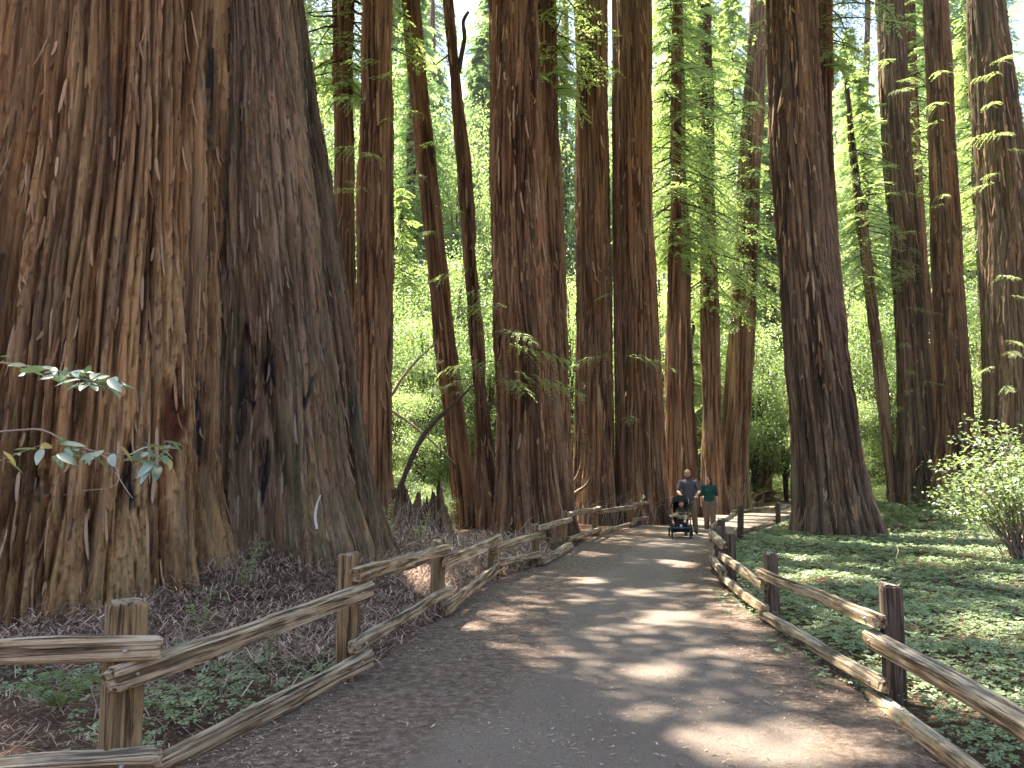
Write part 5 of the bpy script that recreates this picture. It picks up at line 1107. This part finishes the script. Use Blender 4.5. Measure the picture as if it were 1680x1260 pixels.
def tubeb(bm, pts, r, n=8):
    P = smooth_path(pts, max(6, len(pts) * 4)); V, F, tr = tube(P, [r, r], n, 0.0); vs = [bm.verts.new(v) for v in V]
    for f in list(F) + list(tr):
        try: bm.faces.new([vs[i] for i in f])
        except ValueError: pass
def build_stroller(x, y, rz):
    r = empty('baby_stroller', (x, y, tz(x, y) + .012), rz); tag(r, 'black stroller with raised canopy and blue trimmed basket on the trail', 'stroller')
    for sx in (-1, 1):
        b = bmesh.new(); tubeb(b, [(sx * .24, .52, .98), (sx * .245, .40, .86), (sx * .25, .05, .48), (sx * .25, -.30, .16)], .015); solid('frame', b, 'frame', r, True)
        b = bmesh.new(); tubeb(b, [(sx * .25, .12, .54), (sx * .27, .25, .32), (sx * .29, .36, .12)], .014); solid('rear_strut', b, 'frame', r, True)
        for yy, xx, rad in ((-.30, .235, .095), (.36, .30, .125)):
            w = empty('wheel', (0, 0, 0)); w.parent = r; w.location = (sx * xx, yy, rad); w.rotation_euler = (0, math.pi / 2, 0)
            b = bmesh.new(); P = [(math.cos(a) * rad * .82, math.sin(a) * rad * .82, 0) for a in np.linspace(0, 2 * math.pi, 28, endpoint=False)]
            for i in range(28):
                a0, a1 = i * 2 * math.pi / 28, (i + 1) * 2 * math.pi / 28
                ring = []
                for a in (a0, a1):
                    ring.append([b.verts.new((math.cos(a) * (rad * .82 + .18 * rad * math.cos(q)), math.sin(a) * (rad * .82 + .18 * rad * math.cos(q)), .022 * math.sin(q))) for q in np.linspace(0, 2 * math.pi, 8, endpoint=False)])
                for q in range(8): b.faces.new((ring[0][q], ring[1][q], ring[1][(q + 1) % 8], ring[0][(q + 1) % 8]))
            bmesh.ops.remove_doubles(b, verts=b.verts[:], dist=1e-4); solid('tyre', b, 'tyre', w, True)
            b = bmesh.new(); bmesh.ops.create_cone(b, cap_ends=True, segments=24, radius1=rad * .24, radius2=rad * .20, depth=.05)
            for k in range(5):
                a = k * 2 * math.pi / 5; capsule(b, (0, 0, 0), (math.cos(a) * rad * .72, math.sin(a) * rad * .72, 0), .012, .010, 8)
            solid('rim', b, 'rimgrey', w, True)
    b = bmesh.new(); tubeb(b, [(-.24, .52, .98), (-.20, .575, 1.035), (0, .59, 1.045), (.20, .575, 1.035), (.24, .52, .98)], .017); solid('handlebar', b, 'frame', r, True)
    b = bmesh.new(); tubeb(b, [(-.235, -.30, .15), (0, -.32, .17), (.235, -.30, .15)], .013); solid('front_axle', b, 'frame', r, True)
    b = bmesh.new(); tubeb(b, [(-.30, .36, .125), (0, .36, .13), (.30, .36, .125)], .012); solid('rear_axle', b, 'frame', r, True)
    # seat: base, reclined back, sides, foot rest
    def pad(name, pts, th, mat, parent=r):
        b = bmesh.new(); p = [Vector(q) for q in pts]; n_ = (p[1] - p[0]).cross(p[2] - p[0]).normalized() * th
        lo = [b.verts.new(q) for q in p]; hi = [b.verts.new(q + n_) for q in p]; k = len(p)
        b.faces.new(lo[::-1]); b.faces.new(hi)
        for i in range(k): b.faces.new((lo[i], lo[(i + 1) % k], hi[(i + 1) % k], hi[i]))
        bmesh.ops.recalc_face_normals(b, faces=b.faces[:]); bmesh.ops.bevel(b, geom=b.edges[:], offset=min(.012, th * .4), segments=2, affect='EDGES'); return solid(name, b, mat, parent, True)
    pad('seat', [(-.18, -.20, .44), (.18, -.20, .44), (.18, .08, .40), (-.18, .08, .40)], .05, 'plum_cloth')
    pad('backrest', [(-.18, .07, .42), (.18, .07, .42), (.18, .26, .92), (-.18, .26, .92)], .04, 'black_cloth')
    for sx in (-1, 1): pad('side_panel', [(sx * .19, -.14, .46), (sx * .19, .09, .42), (sx * .19, .27, .90), (sx * .19, .10, .72)], .015, 'black_cloth')
    pad('foot_rest', [(-.17, -.22, .46), (.17, -.22, .46), (.15, -.30, .24), (-.15, -.30, .24)], .03, 'plum_cloth')
    pad('care_label', [(-.03, -.29, .36), (.03, -.29, .36), (.03, -.315, .27), (-.03, -.315, .27)], .004, 'white_tag')
    # canopy hood: quarter dome of fabric with ribs
    b = bmesh.new(); nu, nv = 17, 11; g_ = []
    for j in range(nv):
        a = R_(38 + 112 * j / (nv - 1)); row = []
        for i in range(nu):
            q = -1 + 2 * i / (nu - 1); xx = .225 * math.sin(q * math.pi / 2) ; hh = math.cos(q * math.pi / 2) ** .5 if abs(q) < 1 else 0
            rad = .10 + .30 * hh; row.append(b.verts.new((xx, .18 - rad * math.cos(a) * (.95), .72 + rad * math.sin(a) * .98)))
        g_.append(row)
    for j in range(nv - 1):
        for i in range(nu - 1): b.faces.new((g_[j][i], g_[j][i + 1], g_[j + 1][i + 1], g_[j + 1][i]))
    hood = solid('canopy', b, 'black_cloth', r, True); sm = hood.modifiers.new('cloth', 'SOLIDIFY'); sm.thickness = .008
    b = bmesh.new(); tubeb(b, [tuple(g.co) if False else (.228 * math.sin(q * math.pi / 2), .18 - (.10 + .305 * math.sqrt(max(0, math.cos(q * math.pi / 2)))) * math.cos(R_(38)) * .95, .72 + (.10 + .305 * math.sqrt(max(0, math.cos(q * math.pi / 2)))) * math.sin(R_(38)) * .98) for g in [None] for q in np.linspace(-1, 1, 9)], .011); solid('canopy_rim', b, 'frame', hood, True)
    b = bmesh.new(); tubeb(b, [(-.20, .05, .60), (-.19, -.14, .64), (0, -.20, .655), (.19, -.14, .64), (.20, .05, .60)], .014); solid('bumper_bar', b, 'khaki', r, True)
    # basket with blue trim
    b = bmesh.new(); v0 = [b.verts.new(q) for q in ((-.22, -.26, .17), (.22, -.26, .17), (.24, .32, .15), (-.24, .32, .15))]; v1 = [b.verts.new(q) for q in ((-.25, -.31, .30), (.25, -.31, .30), (.26, .34, .29), (-.26, .34, .29))]
    b.faces.new(v0[::-1])
    for i in range(4): b.faces.new((v0[i], v0[(i + 1) % 4], v1[(i + 1) % 4], v1[i]))
    bk = solid('basket', b, 'black_cloth', r); sm = bk.modifiers.new('cloth', 'SOLIDIFY'); sm.thickness = .01
    pad('basket_trim', [(-.25, -.322, .30), (.25, -.322, .30), (.235, -.298, .235), (-.235, -.298, .235)], .008, 'blue_trim', bk)
    return r
def build_child(x, y, rz, z):
    r = empty('person', (x, y, z), rz); tag(r, 'small child with bare shins sitting in the stroller seat', 'person')
    hd = V3(.02, .02, .40); b = bmesh.new()
    capsule(b, (0, .03, .06), (.01, .07, .24), .075, .078, 14, .8); capsule(b, (.012, .07, .26), (.018, .04, .33), .03, .03); ball(b, hd, (.072, .082, .085)); capsule(b, hd + V3(-.01, -.075, 0), hd + V3(-.012, -.086, -.014), .007, .010)
    for s in (-1, 1): ball(b, hd + V3(s * .072, 0, -.005), (.008, .016, .02))
    kL, aL = V3(.12, -.17, .07), V3(.10, -.28, -.06); kR, aR = V3(-.13, -.15, .12), V3(-.26, -.26, .08)
    for hp, k, a in ((V3(.055, 0, .05), kL, aL), (V3(-.055, 0, .05), kR, aR)): capsule(b, hp, k, .052, .042); capsule(b, k, a, .040, .028); capsule(b, a, a + V3(-.02, -.06, .01), .026, .022)
    for s, el, wr in ((1, V3(.13, .0, .17), V3(.10, -.12, .16)), (-1, V3(-.11, 0, .17), V3(-.07, -.12, .17))): capsule(b, (s * .085 + .01, .07, .26), el, .030, .027); capsule(b, el, wr, .026, .018); hand(b, wr, V3(0, -1, .05), -s, .9) if False else capsule(b, wr, wr + V3(0, -.03, 0), .018, .015)
    fused('body', b, 'skin', r, .008)
    b = bmesh.new(); capsule(b, (0, .03, .07), (.01, .07, .24), .088, .09, 14, .85)
    for s, el in ((1, V3(.13, .0, .17)), (-1, V3(-.11, 0, .17))): capsule(b, (s * .085 + .01, .07, .26), V3(s * .085 + .01, .07, .26).lerp(el, .8), .042, .038)
    fused('top', b, 'olive', r, .009)
    b = bmesh.new(); capsule(b, (-.04, .02, .05), (.04, .02, .05), .08, .08)
    for hp, k, a in ((V3(.055, 0, .05), kL, aL), (V3(-.055, 0, .05), kR, aR)): capsule(b, hp, k, .064, .056); capsule(b, k, k.lerp(a, .45), .055, .046)
    fused('trousers', b, 'cream', r, .009)
    for a in (aL, aR): b = bmesh.new(); capsule(b, a, a + V3(-.02, -.07, .015), .034, .030); fused('shoe', b, 'shoe_white', r, .008)
    b = bmesh.new(); ball(b, hd + V3(0, .018, .022), (.076, .078, .076)); solid('hair', b, 'beard', r, True)
    for s in (-1, 1): b = bmesh.new(); ball(b, hd + V3(s * .027, -.074, .006), (.009, .006, .006)); solid('eye', b, 'eye', r, True)
    return r
mp = gp(1131, 876); sxp = gp(1116, 879)
sp_ = np.array([wx(1113, 21.35), 21.35]); ang = .0
build_stroller(sp_[0], sp_[1], -.18)
mrz = -.22
hx = sp_[0] - math.sin(-.18) * .59; hy = sp_[1] + math.cos(-.18) * .59
build_man(hx + .36, hy + .46, mrz)
build_woman(wx(1160, 23.3), 23.3, -.15)
build_child(sp_[0] + .0, sp_[1] - .04, -.18, .50)

# ------------------------------------------------------------------ forest air
t = NT('haze_air'); t.t.links.new(t.n('VolumePrincipled', {'Density': 0.0003, 'Color': (0.92, 0.96, 1.0), 'Anisotropy': 0.35}).outputs[0], t.out.inputs['Volume'])
bm = bmesh.new(); bmesh.ops.create_cube(bm, size=1); me = bpy.data.meshes.new('haze'); bm.to_mesh(me); bm.free(); me.materials.append(t.m)
hz_ = obj('haze', me); hz_.scale = (1500, 1300, 150); hz_.location = (0, 250, 70); tag(hz_, 'thin pale air between the far trees', 'haze', None, 'stuff')
